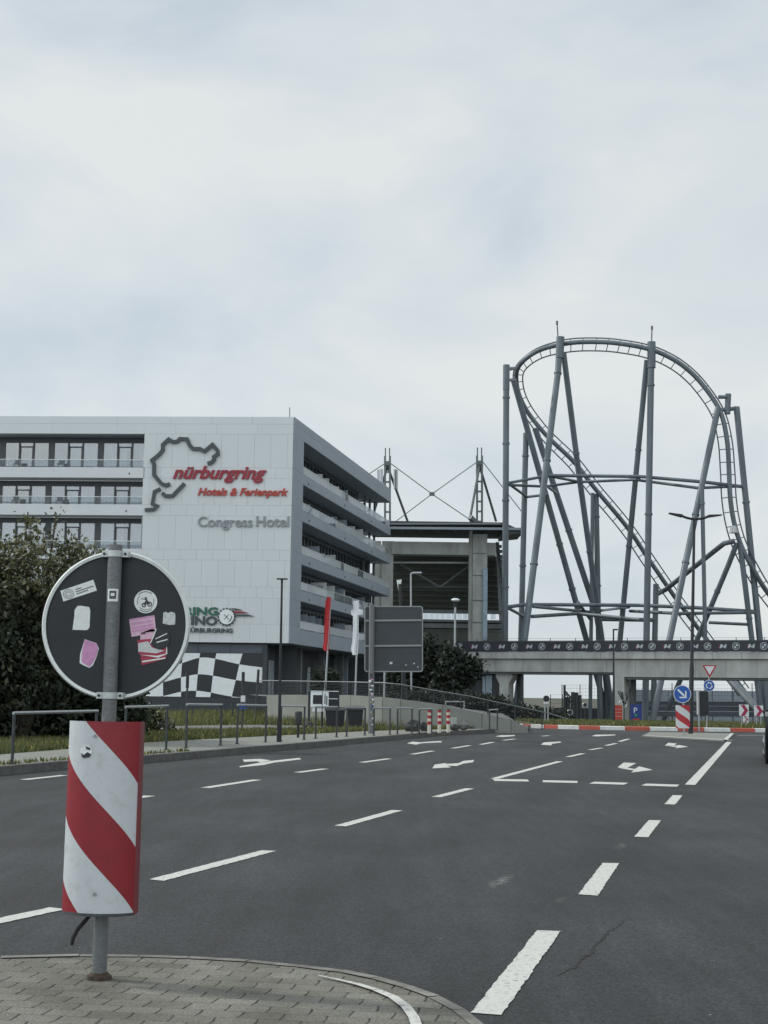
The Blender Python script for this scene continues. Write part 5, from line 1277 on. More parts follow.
# ---- big sign seen from behind
pb2 = G(371, 733.5, ZS); Yb = pb2.y
bs = thing('direction_sign', 'large square road sign seen from behind on one sticker covered pole', 'road sign', pb2)
ptp = P(372, 604.5, Yb); mb = MB(); mb.tube([pb2, ptp], .083, 20); pol2 = mb.build('pole', M_steelpale, bs)
cx0, cx1, cy0, cy1 = 364.3, 423, 606, 672
def rrect(x0, x1, y0, y1, r, Y, n=5):
    pts = []
    for (cx_, cy_, a0) in ((x1-r, y0+r, -90), (x1-r, y1-r, 0), (x0+r, y1-r, 90), (x0+r, y0+r, 180)):
        for k in range(n+1):
            a = rad(a0+90*k/n); pts.append(P(cx_+r*math.cos(a), cy_+r*math.sin(a), Y))
    return pts
mb = MB(); mb.prism(rrect(cx0, cx1, cy0, cy1, 2.6, Yb+.12), Vector((0, .02, 0))); pan = mb.build('panel', mat('panel_back', (.042, .049, .056), .5, var=.12, vscale=2), bs, smooth=False)
mb = MB(); o_ = rrect(cx0, cx1, cy0, cy1, 2.6, Yb+.10); i_ = rrect(cx0+1.1, cx1-1.1, cy0+1.1, cy1-1.1, 1.8, Yb+.10); k_ = len(o_)
for j in range(k_):
    q = [o_[j], o_[(j+1) % k_], i_[(j+1) % k_], i_[j]]; mb.hexa(q, [v+Vector((0, .05, 0)) for v in q])
mb.build('rim', mat('sign_rim_dark', (.26, .28, .28), .5, .3), pan, smooth=False)
for y in (620.2, 645.5):
    mb = MB(); a = P(365.5, y+.5, Yb+.09); b_ = P(421.5, y, Yb+.09); mb.bar(a, b_, .035, .05); cr_ = mb.build('cross_rail', mat('sign_rim_dark', (.26,)*3, .5), pan, smooth=False)
for x, y, r_ in ((391, 663, 1.6), (406, 665, .8), (414, 663.5, .9), (418, 667, .8)):
    mb = MB(); q = P(x, y, Yb+.115); mb.prism([q+Vector((math.cos(a)*r_, 0, math.sin(a)*r_*.9))*Yb/F for a in (0.2, 1.1, 2.4, 3.3, 4.2, 5.5)], Vector((0, .003, 0))); mb.build('sticker', M_stickg, pan, smooth=False)
rng = random.Random(11)
for k in range(26):
    y = 676+k*2.05; q = P(371.4, y, Yb); mb = MB(); a0 = rng.uniform(-1.2, .4); a1 = a0+rng.uniform(.5, 1.2); hh = rng.uniform(.03, .065)
    for j in range(4):
        t0_, t1_ = a0+(a1-a0)*j/4, a0+(a1-a0)*(j+1)/4
        mb.add([q+Vector((math.sin(t)*.0845, -math.cos(t)*.0845, z)) for t, z in ((t0_, 0), (t1_, 0), (t1_, hh), (t0_, hh))], [(0, 1, 2, 3)])
    mb.build('sticker', rng.choice([M_stick, M_stickg, M_black, M_stick, M_pink, M_blue, mat('sticker_yellow', (.5, .42, .1), .5), M_black]), pol2, smooth=False)

# ---- lamps
def lamp_T(xb, yb, xt, yt, zb_, label, r=.05):
    b_ = G(xb, yb, zb_); t_ = P(xt, yt, b_.y); t = thing('street_lamp', label, 'street lamp', b_)
    mb = MB(); mb.tube([b_, b_+(t_-b_)*.25, t_], [r*1.25, r, r*.7], 10); mb.build('pole', M_pole, t)
    mb = MB(); mb.tube([b_, b_+KZ*.5], r*1.7, 10); mb.build('base_sleeve', M_pole, t)
    return t, b_, t_
t, b_, t_ = lamp_T(279, 742, 282, 579, ZS, 'tall slim dark lamp post with a small T head in front of the hotel corner', .034)
mb = MB(); mb.bar(t_+Vector((-.12, 0, .0)), t_+Vector((.13, 0, .0)), .10, .03); mb.bar(t_+Vector((0, 0, -.10)), t_+Vector((0, 0, .0)), .05); mb.build('lamp_head', M_pole, t, smooth=False)
# double arm lamp on the divider island
bb = G(690.6, 733.6, ZD); tt = P(694.3, 519, bb.y); t = thing('street_lamp', 'very tall black lamp post with two curved arms on the divider island', 'street lamp', bb)
mb = MB(); mb.tube([bb, bb+(tt-bb)*.3, bb+(tt-bb)*.32, tt], [.085, .08, .062, .045], 14); mb.build('pole', M_pole, t)
for sgn, pts in ((-1, [(694.3, 519), (690, 518.6), (686, 517.6), (682, 516)]), (1, [(694.3, 519), (700, 518.8), (705, 517.8), (709, 516)])):
    mb = MB(); mb.tube([P(x, y, bb.y) for x, y in pts], .045, 8); ar = mb.build('arm', M_pole, t)
    e0 = (682, 516.3) if sgn < 0 else (708, 516.6); e1 = (669, 513.4) if sgn < 0 else (721.5, 515.2)
    mb = MB(); a = P(*e0, bb.y); c = P(*e1, bb.y); n_ = Vector((0, .14, 0)); u_ = KZ*.035
    q0 = [a-n_-u_, a+n_-u_, a+n_+u_*1.6, a-n_+u_*1.6]; q1 = [c-n_*.8-u_*.4, c+n_*.8-u_*.4, c+n_*.8+u_*.6, c-n_*.8+u_*.6]; mb.hexa(q0, q1); lh = mb.build('lamp_head', M_pole, ar, smooth=False)
# small lamp before the bridge pier
bb = G(614, 723.5, .14); Yl = 64; tt = P(613.4, 629, Yl); bb = drop(tt, .14)
t = thing('street_lamp', 'thin dark lamp with a short right arm in front of the bridge pier', 'street lamp', bb); mb = MB(); mb.tube([bb, tt], [.05, .035], 8); mb.tube([tt-KZ*.03, tt+Vector((.2, 0, -.02))], .035, 8); mb.build('pole', M_pole, t)
# street lamp with arm in front of the stand; tall pale post; mushroom lamp
Yl = 78
for name, lab, pts, r, arm in (('street_lamp', 'pale lamp post with a short arm rising above the big sign', [(411.5, 703), (410.8, 573.5)], .05, [(410.8, 573.5), (414, 573), (421.5, 573)]),):
    a = P(pts[0][0], pts[0][1], Yl); c = P(pts[1][0], pts[1][1], Yl); t = thing(name, lab, 'street lamp', a)
    mb = MB(); mb.tube([a, c], [.06, .045], 8); mb.build('pole', M_steel, t); mb = MB(); mb.tube([P(x, y, Yl) for x, y in arm], [.045, .06, .07], 8); mb.build('lamp_arm', M_steel, t)
bb = drop(P(402.7, 728, 50), .1); c = P(398.5, 580, 50); t = thing('street_lamp', 'post with a wedge shaped head rising behind the big sign', 'street lamp', bb)
mb = MB(); mb.tube([bb, P(403.5, 672, 50)], .075, 10); mb.tube([P(403.5, 672, 50), P(399.6, 584, 50)], .05, 10); mb.build('pole', M_pole, t)
mb = MB(); q = [P(396.6, 580, 50), P(401.8, 579.5, 50), P(401.0, 584, 50), P(398.6, 591, 50)]; mb.prism(q, Vector((0, .15, 0))); mb.build('lamp_head', M_rim, t, smooth=False)
Ym = 95; a = P(454.4, 690, Ym); c = P(455.2, 606, Ym); t = thing('mushroom_lamp', 'park lamp with a pale disc shaped head in front of the grandstand', 'street lamp', drop(a, 0))
mb = MB(); mb.tube([drop(a, -1.5), c], .07, 8); mb.build('pole', M_steel, t)
mb = MB(); mb.tube([P(455.2, 607, Ym), P(455.2, 603, Ym)], [.12, .16], 12); mb.build('lamp_neck', M_pole, t)
mb = MB(); mb.ball(P(455.5, 600, Ym), .29, 16, 8, (1, 1, .42)); mb.build('lamp_shade', M_lampglass, t)

# ---- flags
def flag(xb, yb, xt, yt, Y, m, outline_, label):
    b_ = P(xb, yb, Y); t_ = P(xt, yt, Y); t = thing('flagpole', label, 'flagpole', b_)
    mb = MB(); mb.tube([b_-KZ*.3, t_], [.045, .03], 8); mb.build('pole', M_steel, t)
    if outline_:
        # hanging cloth: columns of points between left and right edges with folds
        mb = MB(); rws = []
        for (y, xl, xr) in outline_:
            rws.append([P(xl+(xr-xl)*k/8, y, Y)+Vector((0, -.05+.035*math.sin(k*1.1+y*.05), 0)) for k in range(9)])
        nR = len(rws); vs = [v for r_ in rws for v in r_]; mb.add(vs+[v+Vector((0, .012, 0)) for v in vs],
            [(i*9+k, i*9+k+1, (i+1)*9+k+1, (i+1)*9+k) for i in range(nR-1) for k in range(8)]+[(nR*9+i*9+k, nR*9+(i+1)*9+k, nR*9+(i+1)*9+k+1, nR*9+i*9+k+1) for i in range(nR-1) for k in range(8)])
        mb.build('flag', m, t)
    return t
flag(324.5, 697, 331, 595.5, 61, M_flagred, [(597, 327.0, 331.2), (603, 325.4, 331), (612, 325, 330.6), (622, 324.6, 330.2), (632, 324, 330), (642, 323.8, 329.4), (648, 322.4, 329), (651, 324.4, 328.4)], 'flagpole with a limp red flag in front of the hotel')
tf = flag(355, 697, 358.5, 600, 61, M_flagwhite, [(601, 353.4, 359), (609, 353.2, 359), (610.2, 351, 363), (614.8, 351.2, 363), (616, 353, 358.8), (630, 352.8, 358.6), (642, 352.2, 358.4), (649, 350.8, 358), (655, 352.6, 357.8)], 'flagpole with a pale flag left of the big sign')
flag(384, 697, 385.5, 612, 60, None, None, 'bare flagpole rising behind the pole of the big sign')

# ---- information board, bins, litter bin, boulders
Yi = 47.5
ib = thing('information_board', 'wide information board with a white map panel left and dark glass right', 'information board', drop(P(325, 728, Yi), .12))
for x in (309.3, 338.5, 322.5):
    mb = MB(); a = P(x, 691, Yi); mb.tube([drop(a, .12), a], .035, 8); mb.build('post', M_pole, ib)
mb = MB(); pbox(mb, 310.6, 691.3, 328.5, 707, Yi-.03, .06); pn = mb.build('map_panel', M_paperwhite, ib, smooth=False)
mb = MB(); pbox(mb, 313, 695, 322.5, 704, Yi-.04, .01); pbox(mb, 324.5, 694, 325.4, 704, Yi-.04, .01); pbox(mb, 326.3, 696, 327.3, 705, Yi-.04, .01); mb.build('map_print', M_black, pn, smooth=False)
mb = MB(); pbox(mb, 328.7, 692, 338, 706.5, Yi-.02, .03); mb.build('glass_panel', M_signback, ib, smooth=False)
mb = MB(); pbox(mb, 328.7, 698.4, 338, 699.2, Yi-.05, .02); pbox(mb, 310.6, 690.8, 338.8, 691.6, Yi-.05, .08); mb.build('frame', M_rim, ib, smooth=False)
mb = MB(); pbox(mb, 312, 708.3, 325, 711.6, Yi-.03, .03); mb.build('title_strip', M_signwhite, ib, smooth=False)
def bin_(x0, x1, y0, y1, Y, label):
    t = thing('waste_container', label, 'waste container', drop(P((x0+x1)/2, y1, Y), .11)); a = P(x0, y0, Y); b_ = P(x1, y1, Y); h0 = .12
    mb = MB(); mb.hexa([Vector((a.x+.05, Y+.05, h0)), Vector((b_.x-.05, Y+.05, h0)), Vector((b_.x-.05, Y+.65, h0)), Vector((a.x+.05, Y+.65, h0))], [Vector((a.x, Y, a.z-.08)), Vector((b_.x, Y, a.z-.08)), Vector((b_.x, Y+.7, a.z-.08)), Vector((a.x, Y+.7, a.z-.08))]); mb.build('body', M_black, t, smooth=False)
    mb = MB(); q = [Vector((a.x-.03, Y-.04, a.z-.08)), Vector((b_.x+.03, Y-.04, a.z-.08)), Vector((b_.x+.03, Y+.74, a.z-.08)), Vector((a.x-.03, Y+.74, a.z-.08))]; mb.hexa(q, [v+Vector((0, .05, .05 if v.y < Y+.3 else .12)) for v in q]); mb.build('lid', M_pole, t, smooth=False)
bin_(325.5, 344.5, 708, 728, 46.8, 'wide dark waste container under the information board')
bin_(347.5, 363, 707, 728.5, 46.2, 'dark waste container between the information board and the big sign pole')
bb = G(302.3, 738, ZS); t = thing('litter_bin', 'small dark litter bin on a post beside the hoop railing', 'litter bin', bb+Vector((-.12, .2, 0)))
mb = MB(); mb.tube([bb+Vector((-.12, .2, 0)), bb+Vector((-.12, .2, .45))], .03, 8); mb.build('post', M_pole, t); mb = MB(); c = bb+Vector((-.12, .2, 0)); mb.tube([c+KZ*.32, c+KZ*.62, c+KZ*.66], [.085, .10, .08], 12); mb.build('bin_body', M_black, t)
def rock(x, y0, y1, Y, w_, label, m=None, seed=1, cat='boulder', nm='boulder'):
    rg_ = random.Random(seed); c = P(x, (y0+y1)/2, Y); hz = (y1-y0)/2*Y/F; mb = MB(); sx = w_/2*Y/F; vs = []
    mb.ball(Vector((0, 0, 0)), 1, 16, 10)
    import mathutils
    for v in mb.v:
        nn_ = mathutils.noise.noise(v*1.4+Vector((seed*7, 0, 0)))*.35+mathutils.noise.noise(v*3.5+Vector((seed, 3, 0)))*.15; v *= 1+nn_
        v.x *= sx; v.y *= sx*.8; v.z *= hz; v += c
    o = mb.build(nm, m or mat('rock_dark', (.06, .062, .06), .9, var=.4, vscale=5, bump=.5, bscale=9), None, loc=drop(c, .1)); tag(o, label, cat); return o
rock(412.5, 719, 733, 44, 18, 'large dark boulder behind the hoop railing right of the big sign', seed=2)
rock(424, 722, 732, 44.5, 9, 'smaller dark boulder touching the large one', seed=3)
rock(455, 724, 731.5, 45.5, 9, 'low dark boulder right of the bollards', seed=4)
rock(464, 722, 730, 46.5, 10, 'low grey boulder at the foot of the tall pale hoop', mat('rock_grey', (.14, .145, .14), .9, var=.3, vscale=5), seed=6)
rock(309, 721.5, 729, 45.5, 10, 'low dark boulder left of the information board', seed=8)
mb = MB(); pbox(mb, 451.5, 717.5, 456.8, 724.5, 46.5, .3); pbox(mb, 452.5, 724.4, 456, 729, 46.55, .25); tag(mb.build('stone_marker', M_conc, smooth=False, loc=drop(P(454, 729, 46.5), .1)), 'small pale stone marker beside the bollards', 'marker stone')

# ---- three red and white bollards
def bollard_parts():
    t = thing('bollard', 'left one of the three red and white bollards', 'bollard', Vector((0, 0, 0)), 'red and white bollards at the kerb')
    h = .62; bands = [(0, .12, M_signwhite), (.12, .24, M_signwhite), (.24, .34, M_signred), (.34, .44, M_signwhite), (.44, .52, M_signred), (.52, .60, M_signwhite), (.60, .66, M_signred)]
    mb = MB(); mb.tube([(0, 0, 0), (0, 0, .67)], .052, 14); bo = mb.build('body', mat('bollard_cream', (.62, .60, .50), .5), t)
    for z0, z1 in ((.25, .35), (.43, .52)):
        mb = MB(); mb.tube([(0, 0, z0), (0, 0, z1)], .055, 14, cap=True); mb.build('red_band', M_signred, bo)
    mb = MB(); mb.tube([(0, 0, .60), (0, 0, .665)], .055, 14); mb.build('red_band', M_signred, bo)
    mb = MB(); mb.tube([(0, 0, .66), (0, 0, .70)], [.056, .045], 14); mb.build('cap', M_black, t)
    return t
def copy_tree(o, parent=None):
    c = o.copy(); C.objects.link(c); c.parent = parent
    for ch in list(o.children): copy_tree(ch, c)
    return c
b0 = bollard_parts(); src = b0
for i, (x, y, lab) in enumerate(((429.2, 733.3, 'left one of the three red and white bollards'), (439.4, 732.8, 'middle one of the three red and white bollards'), (448.2, 732.4, 'right one of the three red and white bollards'))):
    o = b0 if i == 0 else copy_tree(b0); o.location = G(x, y, ZS); o['label'] = lab
# ---- slim posts in front of the mural
for i, (x0, y0, x1, y1, lab) in enumerate(((187.7, 672, 186, 733, 'slim dark post in front of the left of the mural'), (243.3, 672, 242, 733, 'slim dark post with a white tag before the mural'), (258.5, 669.5, 255, 724, 'slim dark post near the right edge of the mural'))):
    Y = 44 if i < 2 else 54; bb = drop(P(x1, y1, Y), .1); tt = P(x0, y0, Y); t = thing('marker_post', lab, 'post', bb); mb = MB(); mb.tube([bb, tt], .032, 8); po = mb.build('post', M_railing, t)
    mb = MB(); mb.tube([bb+(tt-bb)*.72, tt], .05, 8); mb.build('black_sleeve', M_black, t)
    if i == 1:
        mb = MB(); pbox(mb, 240.7, 695.5, 245.2, 702, Y-.07, .02); mb.build('tag', M_signwhite, t, smooth=False)
        mb = MB(); pbox(mb, 238.5, 705.6, 246, 706.8, Y-.07, .02); pbox(mb, 239, 708, 247, 709, Y-.07, .02); mb.build('tag', M_blue, t, smooth=False, label='small blue plate')
for i, (x, y0, y1, lab) in enumerate(((192.5, 701, 718, 'thin pale stake left of the mural posts'), (232.5, 702, 722, 'thin pale stake between the mural posts'), (271.5, 702, 722, 'thin stake against the end of the concrete wall'))):
    Y = 56; a = drop(P(x, y1, Y), 0.1); mb = MB(); mb.tube([a, P(x, y0, Y)], .03, 6); tag(mb.build('stake', M_railing, loc=a), lab, 'stake')

# ---- road signs on the divider island
Z1 = ZD
def disc_sign(name, label, cat, x, y, rpx, xb, yb, z=Z1, Y=None):
    bb = G(xb, yb, z) if Y is None else drop(P(xb, yb, Y), z); t = thing(name, label, cat, bb); return t, bb
bb = G(684.2, 735.8, ZD); t = thing('keep_right_sign', 'round blue sign with a white arrow pointing down right above a small striped panel', 'traffic sign', bb)
Yk = bb.y; c = P(682.3, 694, Yk-.06); rk = 8.7*Yk/F
mb = MB(); mb.tube([bb, P(683.3, 688, Yk)], .03, 10); mb.build('post', M_steel, t)
mb = MB(); mb.disc(c, (0, 1, 0), rk, .01, 40); pl_ = mb.build('sign_plate', M_signwhite, t)
mb = MB(); mb.disc(c-Vector((0, .006, 0)), (0, 1, 0), rk*.93, .006, 40); pl2 = mb.build('blue_field', M_blue, pl_)
mb = MB(); dd = Vector((.72, 0, -.69)); nn2 = Vector((.69, 0, .72)); cc2 = c-Vector((0, .010, 0))
def ap(l, w_): return cc2+dd*(l*rk)+nn2*(w_*rk)
mb.prism([ap(-.72, -.11), ap(.3, -.11), ap(.3, .11), ap(-.72, .11)], Vector((0, -.003, 0)))
mb.prism([ap(.66, 0), ap(.66-.50, .52), ap(.66-.72, .52), ap(.36, .08), ap(.36, -.08), ap(-.06, -.52), ap(.16, -.52)], Vector((0, -.0035, 0)))
mb.build('arrow', M_signwhite, pl_, smooth=False)
t2 = thing('small_striped_beacon', 'small red and white striped beacon panel under the blue arrow sign', 'beacon', drop(bb, Z1+.05))
mb = MB(); q = MB()
m2_ = stripe_mat('beacon_small_stripes', 15*Yk/F, 11*Yk/F, 2.9*Yk/F, (.55, .57, .58), (.38, .02, .03))
O2 = P(683, 728.2, Yk-.08); beacon(t2, O2, Vector((1, 0, 0)), Vector((0, 1, 0)), KZ, 14*Yk/F, 22.5*Yk/F, .05, m2_)
mb = MB(); a = P(683, 727, Yk-.03); mb.bar(a-Vector((.15, 0, 0)), a+Vector((.15, 0, 0)), .03); mb.build('bracket', M_pole, t2, smooth=False)
# give way and roundabout sign
bb = G(706.5, 731.3, 0.0); Yg = bb.y; t = thing('give_way_sign', 'red edged triangle give way sign over a round blue roundabout sign on one post', 'traffic sign', bb)
mb = MB(); mb.tube([bb, P(709.7, 665, Yg)], .028, 10); mb.build('post', M_steel, t)
def tri(s, cy, Yt):
    c = P(709.6, cy, Yt); k = s*Yt/F; return [c+Vector((-k, 0, k*.62)), c+Vector((k, 0, k*.62)), c+Vector((0, 0, -k*1.08))]
mb = MB(); mb.prism(tri(7.3, 669.8, Yg-.05), Vector((0, .01, 0))); tp = mb.build('triangle_plate', M_signred, t, smooth=False)
mb = MB(); mb.prism(tri(5.0, 669.4, Yg-.058), Vector((0, .004, 0))); mb.build('white_field', M_signwhite, tp, smooth=False)
c = P(709.1, 685.6, Yg-.05); rk = 5.6*Yg/F; mb = MB(); mb.disc(c, (0, 1, 0), rk, .01, 32); rp2 = mb.build('round_plate', M_signwhite, t)
mb = MB(); mb.disc(c-Vector((0, .006, 0)), (0, 1, 0), rk*.93, .006, 32); mb.build('blue_field', M_blue, rp2)
mb = MB(); cc3 = c-Vector((0, .011, 0))
for k in range(3):
    a0 = rad(100+120*k); n_ = 7
    for j in range(n_):
        t0_, t1_ = a0-rad(75)*j/n_, a0-rad(75)*(j+1)/n_
        mb.prism([cc3+Vector((math.cos(a_), 0, math.sin(a_)))*rk*r_ for a_, r_ in ((t0_, .42), (t1_, .42), (t1_, .60), (t0_, .60))], Vector((0, -.002, 0)))
    a1 = a0; tip = a1+rad(28); mb.prism([cc3+Vector((math.cos(a1), 0, math.sin(a1)))*rk*.27, cc3+Vector((math.cos(a1), 0, math.sin(a1)))*rk*.77, cc3+Vector((math.cos(tip), 0, math.sin(tip)))*rk*.5], Vector((0, -.002, 0)))
mb.build('arrows', M_signwhite, rp2, smooth=False)
# grey sign seen from behind between them
bb = G(698.3, 731.6, 0); Yq = bb.y; t = thing('grey_sign', 'dark grey rectangular sign seen from behind, left of the give way post', 'road sign', bb)
mb = MB(); pbox(mb, 698.8, 691.5, 708.6, 715.5, Yq+.2, .12); mb.build('panel', M_signback, t, smooth=False)
mb = MB(); pbox(mb, 697.4, 691.3, 698.7, 714.5, Yq+.18, .12); mb.build('panel_edge', M_rim, t, smooth=False)
for x in (698.5,): mb = MB(); a = P(x, 692, Yq+.15); mb.tube([drop(a, 0), a], .035, 8); mb.build('post', M_steel, t)
# chevrons in the roundabout
def chevron(x0, x1, y0, y1, Y, label, ybase, m_r=None):
    bb = drop(P((x0+x1)/2, ybase, Y), .14); t = thing('chevron_sign', label, 'chevron sign', bb, 'red chevron boards in the roundabout')
    mb = MB(); pbox(mb, x0, y0, x1, y1, Y, .02); pl = mb.build('board', M_signwhite, t, smooth=False)
    a = P(x0, y0, Y-.012); b_ = P(x1, y1, Y-.012); w_ = b_.x-a.x; h = a.z-b_.z
    def q(u, v): return Vector((a.x+u*w_, Y-.012, a.z-v*h))
    mb = MB(); mb.prism([q(.15, .02), q(.55, .02), q(.95, .5), q(.55, .98), q(.15, .98), q(.55, .5)], Vector((0, .01, 0))); mb.build('chevron', mat('chevron_red', (.30, .012, .06), .45), pl, smooth=False)
    for u in (.25, .75):
        p_ = q(u, 1); mb = MB(); mb.tube([p_+Vector((0, .05, .3)), drop(p_+Vector((0, .05, 0)), .14)], .025, 6); mb.build('post', M_steel, t)
    return t
chevron(739.3, 748.8, 704.6, 716, 57.5, 'left red and white chevron board in the roundabout', 723)
chevron(754.3, 763.3, 705.6, 716.3, 57.8, 'right red and white chevron board in the roundabout', 724)
chevron(743.2, 748.6, 716.2, 722.8, 60.5, 'small low chevron board just behind the left one', 724)
# round sign back and posts left of the roundabout
Yr = 60; c = P(546.3, 698.6, Yr); bb = drop(c, .14); t = thing('round_signal', 'small dark round sign back on a post left of the roundabout', 'traffic sign', bb)
mb = MB(); mb.disc(c, (0, 1, 0), 3.1*Yr/F, .03, 20); mb.build('sign_plate', M_signback, t); mb = MB(); pbox(mb, 543.6, 701.6, 548.6, 703.6, Yr, .02); mb.build('white_plate', M_signwhite, t, smooth=False)
for x in (545, 548): mb = MB(); a = P(x, 703, Yr+.05); mb.tube([a, drop(a, .13)], .035, 6); mb.build('post', M_steel, t)
# red advertising sheet and blue parking board
Yp = 66; t = thing('red_poster', 'red advertising sheet standing at the foot of the bridge pier', 'poster', drop(P(619, 722, Yp), .1))
mb = MB(); pbox(mb, 614.4, 705.2, 622.3, 721.8, Yp, .05); ps = mb.build('sheet', mat('poster_red', (.42, .05, .03), .6, var=.15, vscale=2), t, smooth=False)
mb = MB()
for y in (709, 712.2, 716): pbox(mb, 615.3, y, 621.3, y+.7, Yp-.02, .01)
mb.build('text_line', mat('poster_line', (.5, .25, .22), .6), ps, smooth=False)
t = thing('parking_board', 'blue parking board with a white letter P', 'parking sign', drop(P(636.5, 722, Yp), .1))
mb = MB(); pbox(mb, 631, 704.6, 641.8, 721.8, Yp, .08); pbd = mb.build('board', mat('board_blue', (.01, .035, .20), .45), t, smooth=False)
mb = MB(); a = P(633.8, 713, Yp); mb.text('P', Vector((a.x, Yp-.01, a.z)), Vector((1, 0, 0)), KZ, Vector((0, -1, 0)), .16, .24, .01, 0, .0); mb.build('letter', M_signwhite, pbd, smooth=False)
mb = MB(); pbox(mb, 634.6, 714, 637.2, 716.4, Yp-.015, .01); mb.build('green_mark', mat('mark_green', (.02, .25, .10), .5), pbd, smooth=False); mb = MB(); pbox(mb, 633, 718.3, 639.5, 720.8, Yp-.015, .01); mb.build('red_mark', M_signred, pbd, smooth=False)
# branching steel pole sculpture
t = thing('branching_post', 'thin post with forked arms and a ring beside the bridge pier', 'sign post', drop(P(623, 722, 70), -.3))
mb = MB()
for a, b_ in (((624, 722), (624, 706)), ((624, 704), (618, 691)), ((623, 700), (620.5, 691)), ((625, 704), (630.5, 689)), ((627, 700), (626, 692)), ((624, 706), (622.5, 692)), ((630, 722), (630, 679.5))): mb.bar(P(*a, 70), P(*b_, 70), .06)
mb.build('arms', M_railing, t, smooth=False); mb = MB(); c = P(623, 704, 69.9); mb.tube([c+Vector((math.cos(a), 0, math.sin(a)))*.19 for a in [2*math.pi*k/16 for k in range(17)]], .02, 6); mb.build('ring', M_steel, t)

# ---- dark car at the right edge, heading away
hd = rad(15.2); fx = Vector((math.sin(hd), math.cos(hd), 0)); sx_ = Vector((math.cos(hd), -math.sin(hd), 0))
w0 = G(765, 764.5, 0); CO = w0+fx*.30   # left rear wheel centre on the ground, outer face
car = thing('parked_car', 'black car at the right edge of the picture, mostly cut off', 'car', CO+sx_*.9)
def cp_(f_, s_, z): return CO+fx*f_+sx_*s_+KZ*z
prof = [(-.85, .32), (-.92, .55), (-.88, .95), (-.55, 1.02), (0, 1.03), (1.0, 1.0), (2.2, .97), (3.1, .92), (3.5, .75), (3.55, .42), (3.3, .28)]
prof = [(f_, z*.98) for f_, z in prof]
def wheelcut(f_): return None
bot = [(3.15, .28)]+[(2.75+.37*math.cos(a), .33+.37*math.sin(a)) for a in [math.pi*k/10 for k in range(11)]]+[(2.3, .24), (.45, .24)]+[(.37*math.cos(a), .33+.37*math.sin(a)) for a in [math.pi*k/10 for k in range(11)]]+[(-.45, .28)]
shape = prof+bot
mb = MB(); W_ = 1.8; lay = []
for s_, k in ((0.10, .96), (.0+.02, 1.0), (W_-.02, 1.0), (W_-.10, .96)):
    lay.append([cp_(1.35+(f_-1.35)*k, s_, .6+(z-.6)*k) for f_, z in shape])
n_ = len(shape)
for j in range(3): mb.add(lay[j]+lay[j+1], [(i, (i+1) % n_, n_+(i+1) % n_, n_+i) for i in range(n_)])
mb.add(lay[0], [tuple(range(n_))]); mb.add(lay[3], [tuple(range(n_))[::-1]]); body = mb.build('body', M_car, car)
cab = [(-.5, .99), (-.1, 1.36), (.5, 1.44), (1.4, 1.43), (1.9, 1.30), (2.45, .97)]
mb = MB(); l0 = [cp_(f_, .14+(z-.97)*.42, z) for f_, z in cab]; l1 = [cp_(f_, W_-.14-(z-.97)*.42, z) for f_, z in cab]; k_ = len(cab)
mb.add(l0+l1, [tuple(range(k_)), tuple(range(2*k_-1, k_-1, -1))]+[(i, k_+i, k_+i+1, i+1) for i in range(k_-1)]); mb.build('cabin_glass', mat('car_glass', (.02, .024, .03), .08), car)
mb = MB(); mb.hexa([l0[1]+KZ*.005, l0[2]+KZ*.005, l1[2]+KZ*.005, l1[1]+KZ*.005], [l0[1]+KZ*.03, l0[2]+KZ*.03, l1[2]+KZ*.03, l1[1]+KZ*.03]); mb.hexa([l0[2]+KZ*.005, l0[3]+KZ*.005, l1[3]+KZ*.005, l1[2]+KZ*.005], [q+KZ*.03 for q in (l0[2], l0[3], l1[3], l1[2])]); mb.build('roof', M_car, car)
for f_ in (0, 2.75):
    for s_ in (.0, W_-.22):
        mb = MB(); mb.tube([cp_(f_, s_, .31), cp_(f_, s_+.02, .31), cp_(f_, s_+.2, .31), cp_(f_, s_+.22, .31)], [.285, .31, .31, .285], 36); wh = mb.build('wheel', M_rubber, car)
        mb = MB(); so_ = -.004 if s_ < 1 else .224; mb.tube([cp_(f_, s_+so_-.004, .31), cp_(f_, s_+so_+.004, .31)], .20, 24)
        for q in range(5):
            a = 2*math.pi*q/5; d = fx*math.cos(a)+KZ*math.sin(a); s2 = s_+so_+(-.01 if s_ < 1 else .01); mb.bar(cp_(f_, s2, .31), cp_(f_, s2, .31)+d*.19, .05, .015)
        mb.build('rim', M_steel, wh, smooth=False)
for s_ in (.03, W_-.03):
    mb = MB(); mb.ball(cp_(1.75, s_, 1.0), .08, 12, 8, (1.0, .6, .7)); mb.bar(cp_(1.75, s_, .98), cp_(1.8, s_+(.2 if s_ < 1 else -.2), .96), .04); mb.build('mirror', M_car, car)
for s_ in (.32, W_-.32):
    mb = MB(); c = cp_(-.9, s_, .82); mb.obox(c, sx_, fx, -.12, .12, -.02, .03, -.07, .07); mb.build('tail_light', M_signred, car, smooth=False)
mb = MB(); mb.obox(cp_(-.93, W_/2, .6), sx_, fx, -.26, .26, -.015, .0, -.055, .055); mb.build('number_plate', M_signwhite, car, smooth=False)

